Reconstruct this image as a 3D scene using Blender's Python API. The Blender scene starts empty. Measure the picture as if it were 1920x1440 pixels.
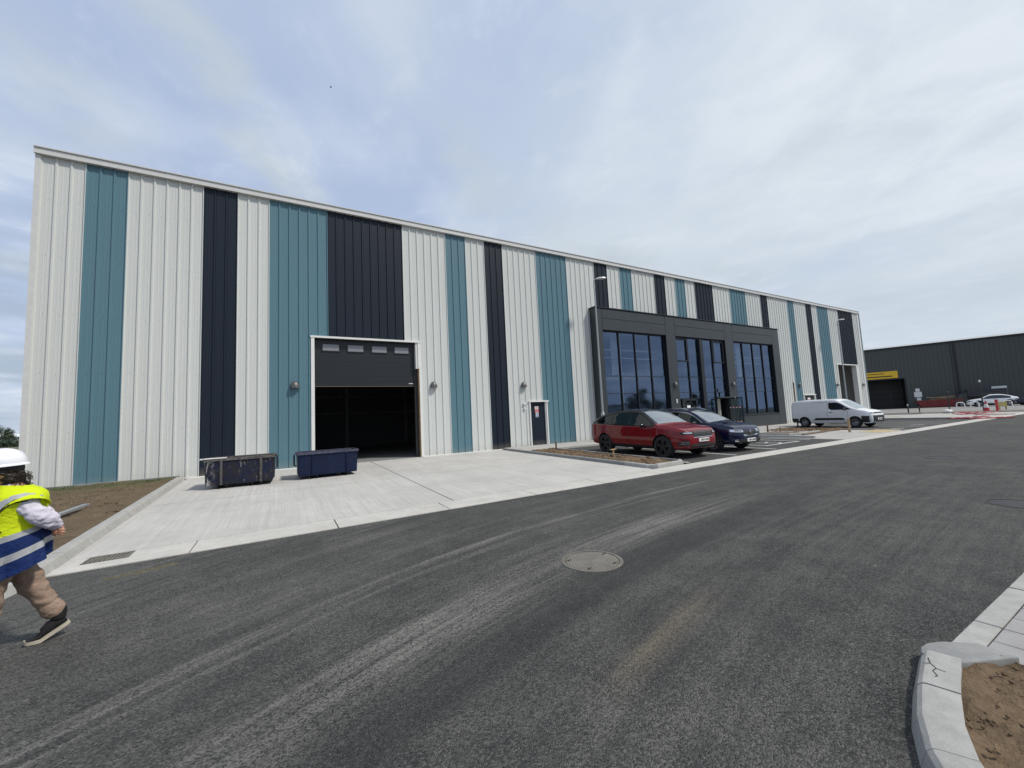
import bpy, bmesh, math, random
from mathutils import Vector, Matrix, noise
random.seed(7)
R = math.radians
scene = bpy.context.scene
COL = scene.collection

# ------------------------------------------------------------------ helpers
def tag(o, label=None, cat=None, group=None, kind=None):
    if label: o['label'] = label
    if cat: o['category'] = cat
    if group: o['group'] = group
    if kind: o['kind'] = kind
    return o

def empty(name, loc=(0, 0, 0), rz=0, label=None, cat=None, group=None):
    o = bpy.data.objects.new(name, None)
    COL.objects.link(o)
    o.location = loc
    o.rotation_euler = (0, 0, rz)
    o.empty_display_size = .3
    return tag(o, label, cat, group)

class MB:
    def __init__(s): s.v = []; s.f = []; s.m = []; s.cur = 0
    def add(s, vs, fs):
        b = len(s.v); s.v += [tuple(p) for p in vs]
        for f in fs: s.f.append([b + i for i in f]); s.m.append(s.cur)
        return s
    def box(s, x0, x1, y0, y1, z0, z1):
        return s.add([(x0,y0,z0),(x1,y0,z0),(x1,y1,z0),(x0,y1,z0),(x0,y0,z1),(x1,y0,z1),(x1,y1,z1),(x0,y1,z1)],
                     [(3,2,1,0),(4,5,6,7),(0,1,5,4),(1,2,6,5),(2,3,7,6),(3,0,4,7)])
    def quad(s, a, b, c, d): return s.add([a,b,c,d], [(0,1,2,3)])
    def prism(s, poly, z0, z1, dz=None):
        n = len(poly)
        lo = [(p[0], p[1], z0 if dz is None else dz(p[0],p[1])+z0) for p in poly]
        hi = [(p[0], p[1], z1 if dz is None else dz(p[0],p[1])+z1) for p in poly]
        fs = [tuple(range(n, 2*n)), tuple(range(n-1, -1, -1))]
        for i in range(n): j = (i+1) % n; fs.append((i, j, n+j, n+i))
        return s.add(lo+hi, fs)
    def loft(s, secs, closed=True, cap=True):
        n = len(secs[0]); vs = [p for q in secs for p in q]; fs = []
        m = n if closed else n-1
        for k in range(len(secs)-1):
            for i in range(m):
                j = (i+1) % n
                fs.append((k*n+i, k*n+j, (k+1)*n+j, (k+1)*n+i))
        if cap and closed:
            fs.append(tuple(range(n-1, -1, -1))); b = (len(secs)-1)*n
            fs.append(tuple(range(b, b+n)))
        return s.add(vs, fs)
    def tube(s, path, r, n=8, cap=True):
        P = [Vector(p) for p in path]; rs = r if isinstance(r, (list, tuple)) else [r]*len(P)
        secs = []
        for i, p in enumerate(P):
            t = (P[min(i+1, len(P)-1)] - P[max(i-1, 0)]).normalized()
            up = Vector((0,0,1)) if abs(t.z) < .9 else Vector((1,0,0))
            a = t.cross(up).normalized(); b = t.cross(a).normalized()
            secs.append([p + (a*math.cos(2*math.pi*k/n) + b*math.sin(2*math.pi*k/n))*rs[i] for k in range(n)])
        return s.loft(secs, True, cap)
    def lathe(s, prof, c=(0,0,0), axis='z', n=24, cap=True):
        secs = []
        for r, h in prof:
            ring = []
            for k in range(n):
                a = 2*math.pi*k/n; u, w = r*math.cos(a), r*math.sin(a)
                ring.append((c[0]+u, c[1]+w, c[2]+h) if axis == 'z' else ((c[0]+u, c[1]+h, c[2]+w) if axis == 'y' else (c[0]+h, c[1]+u, c[2]+w)))
            secs.append(ring)
        return s.loft(secs, True, cap)
    def build(s, name, mat, parent=None, smooth=False, angle=35, fix=True, kind=None):
        me = bpy.data.meshes.new(name); me.from_pydata(s.v, [], s.f)
        mats = mat if isinstance(mat, (list, tuple)) else [mat]
        for m in mats: me.materials.append(m)
        if len(mats) > 1: me.polygons.foreach_set('material_index', s.m)
        if fix:
            bm = bmesh.new(); bm.from_mesh(me); bmesh.ops.recalc_face_normals(bm, faces=bm.faces); bm.to_mesh(me); bm.free()
        if smooth:
            me.polygons.foreach_set('use_smooth', [True]*len(me.polygons)); me.set_sharp_from_angle(angle=R(angle))
        me.update()
        o = bpy.data.objects.new(name, me); COL.objects.link(o)
        if parent: o.parent = parent
        if kind: o['kind'] = kind
        return o

def copy_tree(o, parent=None):
    c = o.copy(); COL.objects.link(c)
    if parent: c.parent = parent
    for ch in [x for x in scene.objects if x.parent == o]: copy_tree(ch, c)
    return c

def bevel(o, w, seg=2):
    bm = bmesh.new(); bm.from_mesh(o.data)
    bmesh.ops.bevel(bm, geom=[e for e in bm.edges], offset=w, segments=seg, affect='EDGES', profile=.5)
    bm.to_mesh(o.data); bm.free()
    o.data.polygons.foreach_set('use_smooth', [True]*len(o.data.polygons)); o.data.set_sharp_from_angle(angle=R(50 if seg > 1 else 30))
    return o

# ------------------------------------------------------------------ materials
class NT:
    def __init__(s, name):
        s.m = bpy.data.materials.new(name); s.m.use_nodes = True; s.t = s.m.node_tree
        s.b = s.t.nodes['Principled BSDF']; s.out = s.t.nodes['Material Output']
        s.geo = None
    def n(s, typ, **kw):
        nd = s.t.nodes.new(typ)
        for k, v in kw.items(): setattr(nd, k, v)
        return nd
    def l(s, a, b): s.t.links.new(a, b)
    def pos(s):
        if not s.geo: s.geo = s.n('ShaderNodeTexCoord')
        return s.geo.outputs['Object']
    def mapping(s, scale=(1,1,1), loc=(0,0,0), rot=(0,0,0)):
        m = s.n('ShaderNodeMapping'); s.l(s.pos(), m.inputs[0])
        m.inputs['Scale'].default_value = scale; m.inputs['Location'].default_value = loc; m.inputs['Rotation'].default_value = rot
        return m.outputs[0]
    def noise(s, scale, detail=6, rough=.55, vec=None, dist=0):
        k = s.n('ShaderNodeTexNoise'); s.l(vec if vec else s.pos(), k.inputs['Vector'])
        k.inputs['Scale'].default_value = scale; k.inputs['Detail'].default_value = detail
        k.inputs['Roughness'].default_value = rough; k.inputs['Distortion'].default_value = dist
        return k.outputs['Fac']
    def voro(s, scale, vec=None, out='Distance', feature='F1'):
        k = s.n('ShaderNodeTexVoronoi', feature=feature); s.l(vec if vec else s.pos(), k.inputs['Vector'])
        k.inputs['Scale'].default_value = scale
        return k.outputs[out]
    def ramp(s, fac, stops, interp='LINEAR'):
        r = s.n('ShaderNodeValToRGB'); s.l(fac, r.inputs[0]); r.color_ramp.interpolation = interp
        e = r.color_ramp.elements
        while len(e) < len(stops): e.new(.5)
        for i, (p, c) in enumerate(stops):
            e[i].position = p; e[i].color = (c, c, c, 1) if isinstance(c, (int, float)) else (*c[:3], 1)
        return r.outputs[0]
    def mix(s, fac, a, b, mode='MIX'):
        k = s.n('ShaderNodeMix', data_type='RGBA', blend_type=mode)
        for inp, v in ((k.inputs[0], fac), (k.inputs[6], a), (k.inputs[7], b)):
            if hasattr(v, 'is_linked') or hasattr(v, 'links'): s.l(v, inp)
            elif isinstance(v, (int, float)):
                inp.default_value = v if inp == k.inputs[0] else (v, v, v, 1)
            else: inp.default_value = (*v[:3], 1)
        return k.outputs[2]
    def math(s, op, a, b=0, c=0):
        k = s.n('ShaderNodeMath', operation=op)
        for i, v in enumerate((a, b, c)):
            if hasattr(v, 'links'): s.l(v, k.inputs[i])
            else: k.inputs[i].default_value = v
        return k.outputs[0]
    def sep(s, vec=None):
        k = s.n('ShaderNodeSeparateXYZ'); s.l(vec if vec else s.pos(), k.inputs[0]); return k.outputs
    def comb(s, x, y, z=0):
        k = s.n('ShaderNodeCombineXYZ')
        for i, v in enumerate((x, y, z)):
            if hasattr(v, 'links'): s.l(v, k.inputs[i])
            else: k.inputs[i].default_value = v
        return k.outputs[0]
    def bump(s, h, strength=.3, dist=.01):
        k = s.n('ShaderNodeBump'); s.l(h, k.inputs['Height']); k.inputs['Strength'].default_value = strength
        k.inputs['Distance'].default_value = dist; s.l(k.outputs[0], s.b.inputs['Normal']); return k
    def set(s, col=None, rough=None, metal=None, spec=None, coat=None):
        for key, v in (('Base Color', col), ('Roughness', rough), ('Metallic', metal), ('Specular IOR Level', spec), ('Coat Weight', coat)):
            if v is None: continue
            if hasattr(v, 'links'): s.l(v, s.b.inputs[key])
            else: s.b.inputs[key].default_value = (*v[:3], 1) if key == 'Base Color' else v
        return s

def simple(name, col, rough=.5, metal=0, spec=.5, coat=0, var=.12, vs=8, bump=0):
    k = NT(name); f = k.noise(vs, 5, .6)
    d = tuple(c*(1-var) for c in col); u = tuple(min(1, c*(1+var)) for c in col)
    k.set(k.ramp(f, [(.3, d), (.7, u)]), rough, metal, spec, coat)
    if bump: k.bump(k.noise(vs*6, 4), bump, .004)
    return k.m

def clad(name, col, rough=.45, emboss=.25):
    k = NT(name)
    big = k.noise(.25, 4, .5, k.mapping((1.5,1.5,.25)))
    fine = k.noise(34, 3, .6)
    c = k.ramp(big, [(.3, tuple(v*.93 for v in col)), (.7, tuple(min(1, v*1.04) for v in col))])
    c = k.mix(k.ramp(fine, [(.35, 1), (.62, 0)]), c, tuple(v*.80 for v in col))
    wn = k.n('ShaderNodeTexWhiteNoise', noise_dimensions='1D'); k.l(k.math('FLOOR', k.sep()[0]), wn.inputs['W'])
    c = k.mix(k.math('MULTIPLY', wn.outputs['Value'], .35), c, tuple(v*.86 for v in col))
    run = k.noise(1.0, 5, .65, k.mapping((9,9,.22)))
    c = k.mix(k.ramp(run, [(.50, 0), (.75, .28)]), c, tuple(v*.72 for v in col))
    # rain-washed dirt near the bottom edge
    z = k.sep()[2]
    d = k.math('MULTIPLY', k.ramp(k.math('ADD', z, 1.45), [(0, 1), (.35, 0)]), k.noise(9, 5, .7))
    c = k.mix(k.math('MULTIPLY', d, .55), c, (.30,.27,.22))
    k.set(c, rough, 0, .28); k.bump(k.noise(60, 2, .6), emboss, .003)
    return k.m

M = {}
M['white_clad'] = clad('white_cladding', (.655, .675, .65))
M['teal_clad'] = clad('teal_cladding', (.115, .222, .272), .42)
M['navy_clad'] = clad('navy_cladding', (.011, .018, .030), .45, .12)
M['trim'] = simple('white_trim', (.72,.72,.69), .4, var=.05)
M['grey_trim'] = simple('pale_grey_trim', (.60,.60,.585), .35, var=.05)
M['cassette'] = simple('anthracite_cassette', (.030,.038,.043), .42, var=.06, vs=1.5)
M['anth'] = simple('anthracite_frame', (.009,.012,.016), .45, var=.05)
M['black'] = simple('black_plastic', (.012,.012,.013), .5)
M['interior'] = simple('interior_lining', (.14,.145,.15), .7)
M['steel_in'] = simple('painted_steel', (.30,.31,.31), .6)
M['white_steel'] = simple('white_steel', (.8,.82,.8), .6)
M['int_wall'] = simple('plaster_wall', (.32,.33,.33), .8)
M['galv'] = simple('galvanised_steel', (.36,.38,.39), .45, .5, var=.15, vs=20)
M['wood'] = simple('rough_timber', (.36,.26,.15), .8, var=.3, vs=25)
M['oldwood'] = simple('weathered_timber', (.16,.12,.085), .8, var=.3, vs=20)
M['brown_core'] = simple('insulation_core', (.28,.18,.08), .9, var=.4, vs=15)
M['red_pl'] = simple('red_plastic', (.45,.035,.045), .45, var=.2, vs=12)
M['dred'] = simple('dark_red_steel', (.16,.018,.02), .55, var=.3, vs=6)
M['white_pl'] = simple('white_plastic', (.75,.75,.73), .45)
M['sack'] = simple('white_sack', (.72,.72,.70), .8, bump=.4)
M['yellow_pl'] = simple('yellow_plastic', (.65,.48,.10), .5)
M['sign_y'] = simple('yellow_sign', (.75,.47,.02), .5, var=.04)
M['ink'] = simple('black_ink', (.02,.02,.02), .5)
M['rubber'] = simple('tyre_rubber', (.014,.014,.015), .75, var=.2, vs=30)
M['chrome'] = simple('chrome', (.75,.76,.78), .12, 1, var=.02)
M['alloy'] = simple('alloy', (.35,.36,.38), .3, .8)
M['dalloy'] = simple('dark_alloy', (.03,.03,.033), .35, .6)
M['steelwheel'] = simple('steel_wheel', (.30,.31,.33), .45, .4)
M['dark_clad'] = None

def car_paint(name, col, flake=0):
    k = NT(name); k.set(k.ramp(k.noise(3, 4), [(.3, tuple(v*.94 for v in col)), (.7, col)]), .35, 0, .08, .85)
    k.b.inputs['Coat Roughness'].default_value = .04
    # road dust film
    z = k.sep()[2]
    return k.m
M['p_red'] = car_paint('red_car_paint', (.17,.004,.009), 0)
M['p_blue'] = car_paint('dark_blue_car_paint', (.002,.006,.034), 0)
M['p_white'] = car_paint('white_car_paint', (.80,.81,.81))
M['p_black'] = car_paint('black_car_paint', (.008,.008,.01))
M['p_navy'] = car_paint('navy_car_paint', (.012,.016,.035))

def glass(name, refl, tint, fac, rough=.02):
    k = NT(name); k.t.nodes.remove(k.b)
    g = k.n('ShaderNodeBsdfGlossy'); g.inputs['Color'].default_value = (*refl, 1); g.inputs['Roughness'].default_value = rough
    t = k.n('ShaderNodeBsdfTransparent'); t.inputs['Color'].default_value = (*tint, 1)
    m = k.n('ShaderNodeMixShader'); lw = k.n('ShaderNodeLayerWeight'); lw.inputs['Blend'].default_value = .35
    f = k.math('ADD', k.math('MULTIPLY', lw.outputs['Fresnel'], .6), fac)
    k.l(f, m.inputs[0]); k.l(t.outputs[0], m.inputs[1]); k.l(g.outputs[0], m.inputs[2]); k.l(m.outputs[0], k.out.inputs[0])
    bp = k.n('ShaderNodeBump'); bp.inputs['Strength'].default_value = .03; bp.inputs['Distance'].default_value = .05
    k.l(k.noise(.9, 2), bp.inputs['Height']); k.l(bp.outputs[0], g.inputs['Normal'])
    return k.m
M['glass'] = glass('tinted_glass', (.31,.41,.62), (.74,.82,.85), .30)
M['clear'] = glass('clear_glass', (.8,.85,.9), (.70,.76,.76), .05)
M['car_glass'] = glass('car_side_glass', (.8,.85,.9), (.10,.11,.12), .06)
M['screen'] = glass('windscreen_glass', (.93,.97,1), (.45,.5,.5), .42)
M['door_pane'] = simple('door_window_acrylic', (.22,.225,.25), .3, var=.05)

def mk_asphalt(name, base=.034, dusty=True):
    k = NT(name)
    P = k.sep(); X, Y = P[0], P[1]
    agg = k.voro(112, out='Color'); ag = k.n('ShaderNodeSeparateColor'); k.l(agg, ag.inputs[0]); a1 = ag.outputs[0]
    agd = k.voro(112)
    fine = k.noise(42, 3, .7)
    big = k.noise(.55, 5, .6)
    col = k.ramp(a1, [(0, (base*.32, base*.33, base*.33)), (.55, (base*.9, base*.9, base*.88)), (.82, (base*1.6, base*1.6, base*1.55)), (1, (base*3.6, base*3.6, base*3.4))])
    col = k.mix(k.ramp(big, [(.35, 0), (.7, .4)]), col, (base*1.7, base*1.7, base*1.62))
    if dusty:
        ex = k.math('EXPONENT', k.math('MULTIPLY', k.math('SUBTRACT', k.math('MAXIMUM', X, -2), 5), -1/3.8))
        v = k.math('ADD', Y, k.math('MULTIPLY', ex, 3.0))
        uv = k.comb(k.math('MULTIPLY', X, .22), k.math('MULTIPLY', v, 3.2), 0)
        st = k.noise(1.0, 9, .62, uv)
        uv2 = k.comb(k.math('MULTIPLY', X, .5), k.math('MULTIPLY', v, 13), 0)
        st2 = k.noise(1.0, 6, .6, uv2)
        wob = k.math('MULTIPLY', k.math('SUBTRACT', k.noise(.35, 3), .5), .35)
        vw = k.math('ADD', v, wob)
        def band(c, w, soft):  # soft band around v=c
            d = k.math('ABSOLUTE', k.math('SUBTRACT', vw, c))
            mr = k.n('ShaderNodeMapRange'); mr.interpolation_type = 'SMOOTHSTEP'; k.l(d, mr.inputs[0])
            mr.inputs[1].default_value = w; mr.inputs[2].default_value = w+soft; mr.inputs[3].default_value = 1; mr.inputs[4].default_value = 0
            return mr.outputs[0]
        def xr(x0, x1, soft):
            a = k.n('ShaderNodeMapRange'); a.interpolation_type = 'SMOOTHSTEP'; k.l(X, a.inputs[0]); a.inputs[1].default_value = x0; a.inputs[2].default_value = x0+soft
            b = k.n('ShaderNodeMapRange'); b.interpolation_type = 'SMOOTHSTEP'; k.l(X, b.inputs[0]); b.inputs[1].default_value = x1; b.inputs[2].default_value = x1+soft
            b.inputs[3].default_value = 1; b.inputs[4].default_value = 0
            return k.math('MULTIPLY', a.outputs[0], b.outputs[0])
        s1 = k.ramp(st, [(.36, 0), (.68, 1)]); s2 = k.ramp(st2, [(.38, 0), (.62, 1)])
        mot = k.math('MULTIPLY', k.ramp(k.noise(2.3, 7, .7), [(.42, 0), (.72, 1)]), .22)
        tot = k.math('MULTIPLY', k.math('ADD', k.math('MULTIPLY', k.math('MULTIPLY', s1, k.math('ADD', .22, k.math('MULTIPLY', xr(-30, 6, 7), .78))), .46), k.math('MULTIPLY', s2, .16)), k.ramp(k.noise(.35, 3, .5), [(.35, .35), (.65, 1)]))
        tot = k.math('ADD', tot, mot)
        A = k.math('MULTIPLY', band(-10.95, .05, .09), k.math('MULTIPLY', xr(-6, 13, 5), .8))
        A2 = k.math('MULTIPLY', band(-11.2, .02, .07), k.math('MULTIPLY', xr(-6, 12, 4), .6))
        D = k.math('MULTIPLY', band(-11.7, .04, .25), k.math('MULTIPLY', xr(3, 12, 5), .42))
        Bb = k.math('MULTIPLY', band(-12.28, .12, .42), k.math('MULTIPLY', xr(2, 11, 6), .95))
        E1 = k.math('MULTIPLY', band(-12.75, .10, .10), k.math('MULTIPLY', xr(4, 8, 3), .5)); E2 = k.math('MULTIPLY', band(-10.2, .05, .2), k.math('MULTIPLY', xr(0, 16, 6), .35))
        B3 = k.math('MULTIPLY', band(-13.35, .1, .25), k.math('MULTIPLY', xr(5, 10, 3), .25))
        for q in (A, A2, D, Bb, B3, E1, E2): tot = k.math('MAXIMUM', tot, k.math('MULTIPLY', k.math('MULTIPLY', q, k.math('ADD', .30, k.math('MULTIPLY', s2, .75))), k.ramp(k.noise(1.1, 5, .65), [(.30, .5), (.58, 1)])))
        spk = k.ramp(a1, [(.1, .2), (.6, 1)])
        tot = k.math('MULTIPLY', tot, spk)
        far = k.n('ShaderNodeMapRange'); k.l(Y, far.inputs[0]); far.inputs[1].default_value = -19; far.inputs[2].default_value = -17
        tot = k.math('MULTIPLY', tot, far.outputs[0])
        col = k.mix(k.math('MINIMUM', tot, 1), col, (.255,.247,.225))
        dark = k.math('MULTIPLY', band(-12.95, .12, .3), xr(2, 11, 6))
        col = k.mix(k.math('MULTIPLY', dark, .45), col, (base*.5, base*.5, base*.53))
        C = k.math('MULTIPLY', band(-13.87, .01, .20), k.math('MULTIPLY', xr(7.9, 9.3, .8), .50))
        col = k.mix(k.math('MULTIPLY', C, k.math('MULTIPLY', s1, k.ramp(a1, [(.1, .3), (.5, 1.0)]))), col, (.24,.19,.12))
        # pale specks and scuffs
        sp = k.voro(1.6); sp2 = k.ramp(k.math('ADD', sp, k.math('MULTIPLY', k.noise(20, 3), .04)), [(.03, 1), (.055, 0)])
        col = k.mix(k.math('MULTIPLY', sp2, .5), col, (.38,.37,.33))
    k.set(col, .82, 0, .35)
    k.bump(k.math('ADD', k.math('MULTIPLY', agd, -1.0), k.math('MULTIPLY', fine, .5)), .95, .010)
    return k.m
M['asphalt'] = mk_asphalt('road_asphalt')
M['bay_asphalt'] = mk_asphalt('bay_asphalt', .055, False)

def mk_concrete(name, base, broom=True, stain=.5, tint=(1,.975,.92)):
    k = NT(name)
    c0 = tuple(base*t for t in tint)
    big = k.noise(.6, 6, .6) if broom else k.noise(1.7, 7, .65); med = k.noise(3.5 if broom else 9, 7, .7)
    col = k.ramp(big, [(.3, tuple(v*.84 for v in c0)), (.7, tuple(v*1.06 for v in c0))])
    col = k.mix(k.ramp(med, [(.42, 0), (.75, stain)]), col, tuple(v*.66 for v in c0))
    blot = k.noise(1.4, 8, .72, None, .6); col = k.mix(k.ramp(blot, [(.55, 0), (.70, .35)]), col, (base*.62, base*.57, base*.47))
    h = k.noise(70, 3, .7)
    if broom:
        b = k.noise(1.0, 5, .7, k.mapping((26, .5, 1), rot=(0,0,.04)))
        col = k.mix(k.ramp(b, [(.38, .5), (.60, 0)]), col, tuple(v*.70 for v in c0))
        b2 = k.noise(1.0, 3, .6, k.mapping((3.2, .22, 1), rot=(0,0,.1)))
        col = k.mix(k.ramp(b2, [(.5, 0), (.75, .2)]), col, tuple(min(1,v*1.2) for v in c0))
        h = k.math('ADD', h, b)
    pit = k.voro(38); col = k.mix(k.ramp(pit, [(.05, .5), (.14, 0)]), col, tuple(v*.5 for v in c0))
    k.set(col, .85, 0, .3); k.bump(h, .5, .006)
    return k.m
M['slab'] = mk_concrete('broomed_concrete', .50, True, .35, (1,.975,.92))
M['channel'] = mk_concrete('channel_concrete', .51, False, .4, (1,.97,.90))
M['kerb'] = mk_concrete('kerb_concrete', .38, False, .8, (1,.99,.94))
M['kerb_grey'] = mk_concrete('grey_kerb_concrete', .27, False, .8, (.99,1,.98))
M['paving'] = mk_concrete('footpath_concrete', .42, False, .4)
M['paver'] = mk_concrete('paver_concrete', .33, False, .5, (1,.98,.97))
M['joint'] = simple('joint_filler', (.12,.115,.105), .9)
M['paint'] = simple('road_paint', (.62,.62,.60), .6, var=.15, vs=15)

def mk_soil(name, c=(.19,.135,.085), grassy=False):
    k = NT(name)
    a = k.noise(2.2, 8, .65); b = k.noise(18, 6, .7); v = k.voro(30)
    col = k.ramp(a, [(.3, tuple(x*.7 for x in c)), (.7, tuple(x*1.25 for x in c))])
    col = k.mix(k.ramp(b, [(.35, .6), (.6, 0)]), col, tuple(x*.5 for x in c))
    col = k.mix(k.ramp(v, [(.04, .5), (.12, 0)]), col, tuple(min(1,x*1.9) for x in c))
    if grassy:
        Y = k.sep()[1]
        g = k.math('MULTIPLY', k.ramp(k.math('ADD', k.math('MULTIPLY', Y, .25), 1.0), [(.35, 0), (.85, 1)]), k.ramp(k.noise(5, 6, .7), [(.38, 0), (.6, 1)]))
        col = k.mix(k.math('MULTIPLY', g, .75), col, (.07,.085,.028))
    k.set(col, .95, 0, .15); k.bump(k.math('ADD', k.math('MULTIPLY', b, 1), k.math('MULTIPLY', a, 1.2)), .9, .05)
    return k.m
M['soil'] = mk_soil('bare_soil'); M['soil_g'] = mk_soil('soil_with_weeds', (.17,.13,.085), True)
M['field'] = simple('distant_ground', (.10,.10,.06), .95, var=.5, vs=.15)
M['yard'] = mk_concrete('yard_concrete', .26, False, .5)

def mk_manhole():
    k = NT('cast_iron_cover')
    mp = k.mapping((1,1,1))
    w = k.n('ShaderNodeTexChecker'); k.l(mp, w.inputs[0]); w.inputs['Scale'].default_value = 46
    n = k.noise(6, 6, .7)
    col = k.ramp(n, [(.3, (.13,.12,.10)), (.7, (.26,.245,.21))])
    col = k.mix(k.math('MULTIPLY', w.outputs[1], .6), col, (.07,.065,.055))
    k.set(col, .75, .1); k.bump(w.outputs[1], .6, .006)
    return k.m
M['manhole'] = mk_manhole(); M['iron'] = simple('dark_iron', (.022,.022,.023), .6, .2, var=.4, vs=8)
M['leaf_dark'] = simple('evergreen_leaves', (.028,.048,.022), .7, var=.45, vs=1.2)
M['leaf_mid'] = simple('broad_leaves', (.045,.078,.028), .7, var=.45, vs=1.2)
M['leaf_pale'] = simple('pale_leaves', (.075,.11,.045), .7, var=.4, vs=1.2)
M['bark'] = simple('bark', (.09,.07,.05), .9, var=.3, vs=12)
# ------------------------------------------------------------------ ground
def lerp(x, xs, ys):
    if x <= xs[0]: return ys[0]
    for i in range(1, len(xs)):
        if x <= xs[i]:
            t = (x-xs[i-1])/(xs[i]-xs[i-1]); return ys[i-1]+t*(ys[i]-ys[i-1])
    return ys[-1]
ZE = ([4,9,20,33,52,90], [-1.665,-1.64,-1.585,-1.55,-1.487,-1.45])
def zg(x, y):
    ze = lerp(x, *ZE); t = min(max(-y/9.8, 0), 1)
    return -1.45+(ze+1.45)*t

def grid_sheet(name, xs, ys, dz, mat, bump=0, bscale=1, kind='structure', inside=None):
    mb = MB(); nx, ny = len(xs), len(ys)
    for y in ys:
        for x in xs:
            h = zg(x, y)+dz
            if bump:
                e = min(x-xs[0], xs[-1]-x, y-ys[0], ys[-1]-y); k = min(1, e/.25)
                h += bump*k*(noise.fractal(Vector((x*bscale, y*bscale, 0)), 1, 2, 5)+.25)
            mb.v.append((x, y, h))
    for j in range(ny-1):
        for i in range(nx-1):
            if inside and not inside((xs[i]+xs[i+1])/2, (ys[j]+ys[j+1])/2): continue
            a = j*nx+i; mb.f.append([a, a+1, a+nx+1, a+nx]); mb.m.append(0)
    return mb.build(name, mat, smooth=bool(bump), angle=180, fix=False, kind=kind)
def fr(a, b, n): return [a+(b-a)*i/n for i in range(n+1)]
XK = [4,9,20,33,52,90]
def xcuts(a, b, step=50):
    s = {a, b} | {x for x in XK if a < x < b}
    x = a
    while x < b: s.add(x); x += step
    return sorted(s)

grid_sheet('ground', [-900,-300,-100]+xcuts(-40, 140, 20)+[300,900], [-900,-300,-100,-40,-20,-9.8,0,20,60,200,900], -.06, M['field'])
grid_sheet('road', xcuts(-60, 150, 10), [-60,-30,-20,-16.0,-13,-9.8], 0, M['asphalt'])
grid_sheet('yard', xcuts(56, 140, 10), [-60,-30,-9.8,-4,0,10,45], -.008, M['yard'])
# apron slabs (four pours with joints between)
def sheet_box(name, x0, x1, y0, y1, top, mat, th=.15, kind='structure', step=2):
    mb = MB(); xs = [x for x in xcuts(x0, x1, 400)]; n = max(1, int(abs(y1-y0)/step)); ys = fr(y0, y1, n)
    for x in range(len(xs)-1):
        for j in range(n):
            mb.quad(*[(px, py, zg(px, py)+top) for px, py in ((xs[x],ys[j]),(xs[x+1],ys[j]),(xs[x+1],ys[j+1]),(xs[x],ys[j+1]))])
    per = [(x, y0) for x in xs]+[(x1, y) for y in ys[1:]]+[(x, y1) for x in xs[::-1][1:]]+[(x0, y) for y in ys[::-1][1:-1]]
    for i in range(len(per)):
        a, b = per[i], per[(i+1) % len(per)]
        mb.quad((*a, zg(*a)+top-th), (*b, zg(*b)+top-th), (*b, zg(*b)+top), (*a, zg(*a)+top))
    return mb.build(name, mat, fix=False, kind=kind)
j = .014
XL = lambda y: 3.72-.012*y
mb = MB(); mb.prism([(3.5,-9.15),(15.6,-9.15),(15.6,.02),(3.5,.02)], -.2, -.012, zg); mb.build('joint_bed', M['joint'], kind='structure')
for (x0, x1) in ((3.72, 9.5-j), (9.5+j, 15.42)):
    for (y0, y1) in ((-9.13+j, -5.1-j), (-5.1+j, -.02)):
        sheet_box('apron_slab', x0, x1, y0, y1, .006, M['slab'], .1)
# continuous drainage channel along the road
for nm, y0, y1, mat, off in (('channel_strip', -9.50+.006, -9.13-.006, M['channel'], .008), ('channel_edge', -9.8, -9.50-.006, M['channel'], .012)):
    xs = []; x = 3.8-1.93*0; a = 3.86
    seams = [3.86, 5.31]+[5.31+1.93*i for i in range(1, 31)]
    for i in range(len(seams)-1):
        if nm == 'channel_strip' and i == 0:
            sheet_box(nm, 4.6, seams[1]-.01, y0, y1, off, mat, .1); sheet_box(nm, 3.86, 4.12, y0, y1, off, mat, .1); continue
        g = .010 if i < 6 else .004
        sheet_box(nm, seams[i]+g, seams[i+1]-g, y0, y1, off+random.uniform(-.002,.002), mat, .1)
mb = MB(); mb.prism([(3.8,-9.79),(30,-9.79),(30,-9.1),(3.8,-9.1)], -.2, -.02, lambda x, y: zg(x, y)); 
for s in (0,): mb.build('joint_bed', M['joint'], kind='structure')
# gully grate in the channel
g = empty('gully_grate', (4.36,-9.32,zg(4.36,-9.32)), 0, 'dusty slotted iron gully grate set in the concrete channel by the kerb', 'drain grate')
mb = MB(); mb.box(-.24,.24,-.17,-.15,-.02,.012); mb.box(-.24,.24,.15,.17,-.02,.012); mb.box(-.24,-.22,-.15,.15,-.02,.012); mb.box(.22,.24,-.15,.15,-.02,.012)
mb.build('frame', M['manhole'], g)
mb = MB()
for i in range(9): mb.box(-.205+i*.048,-.175+i*.048,-.15,.15,-.02,.008)
mb.box(-.22,.22,-.012,.012,-.02,.004)
mb.build('grating', M['manhole'], g)
mb = MB(); mb.box(-.22,.22,-.15,.15,-.03,-.022); mb.build('debris', M['soil'], g)

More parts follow.
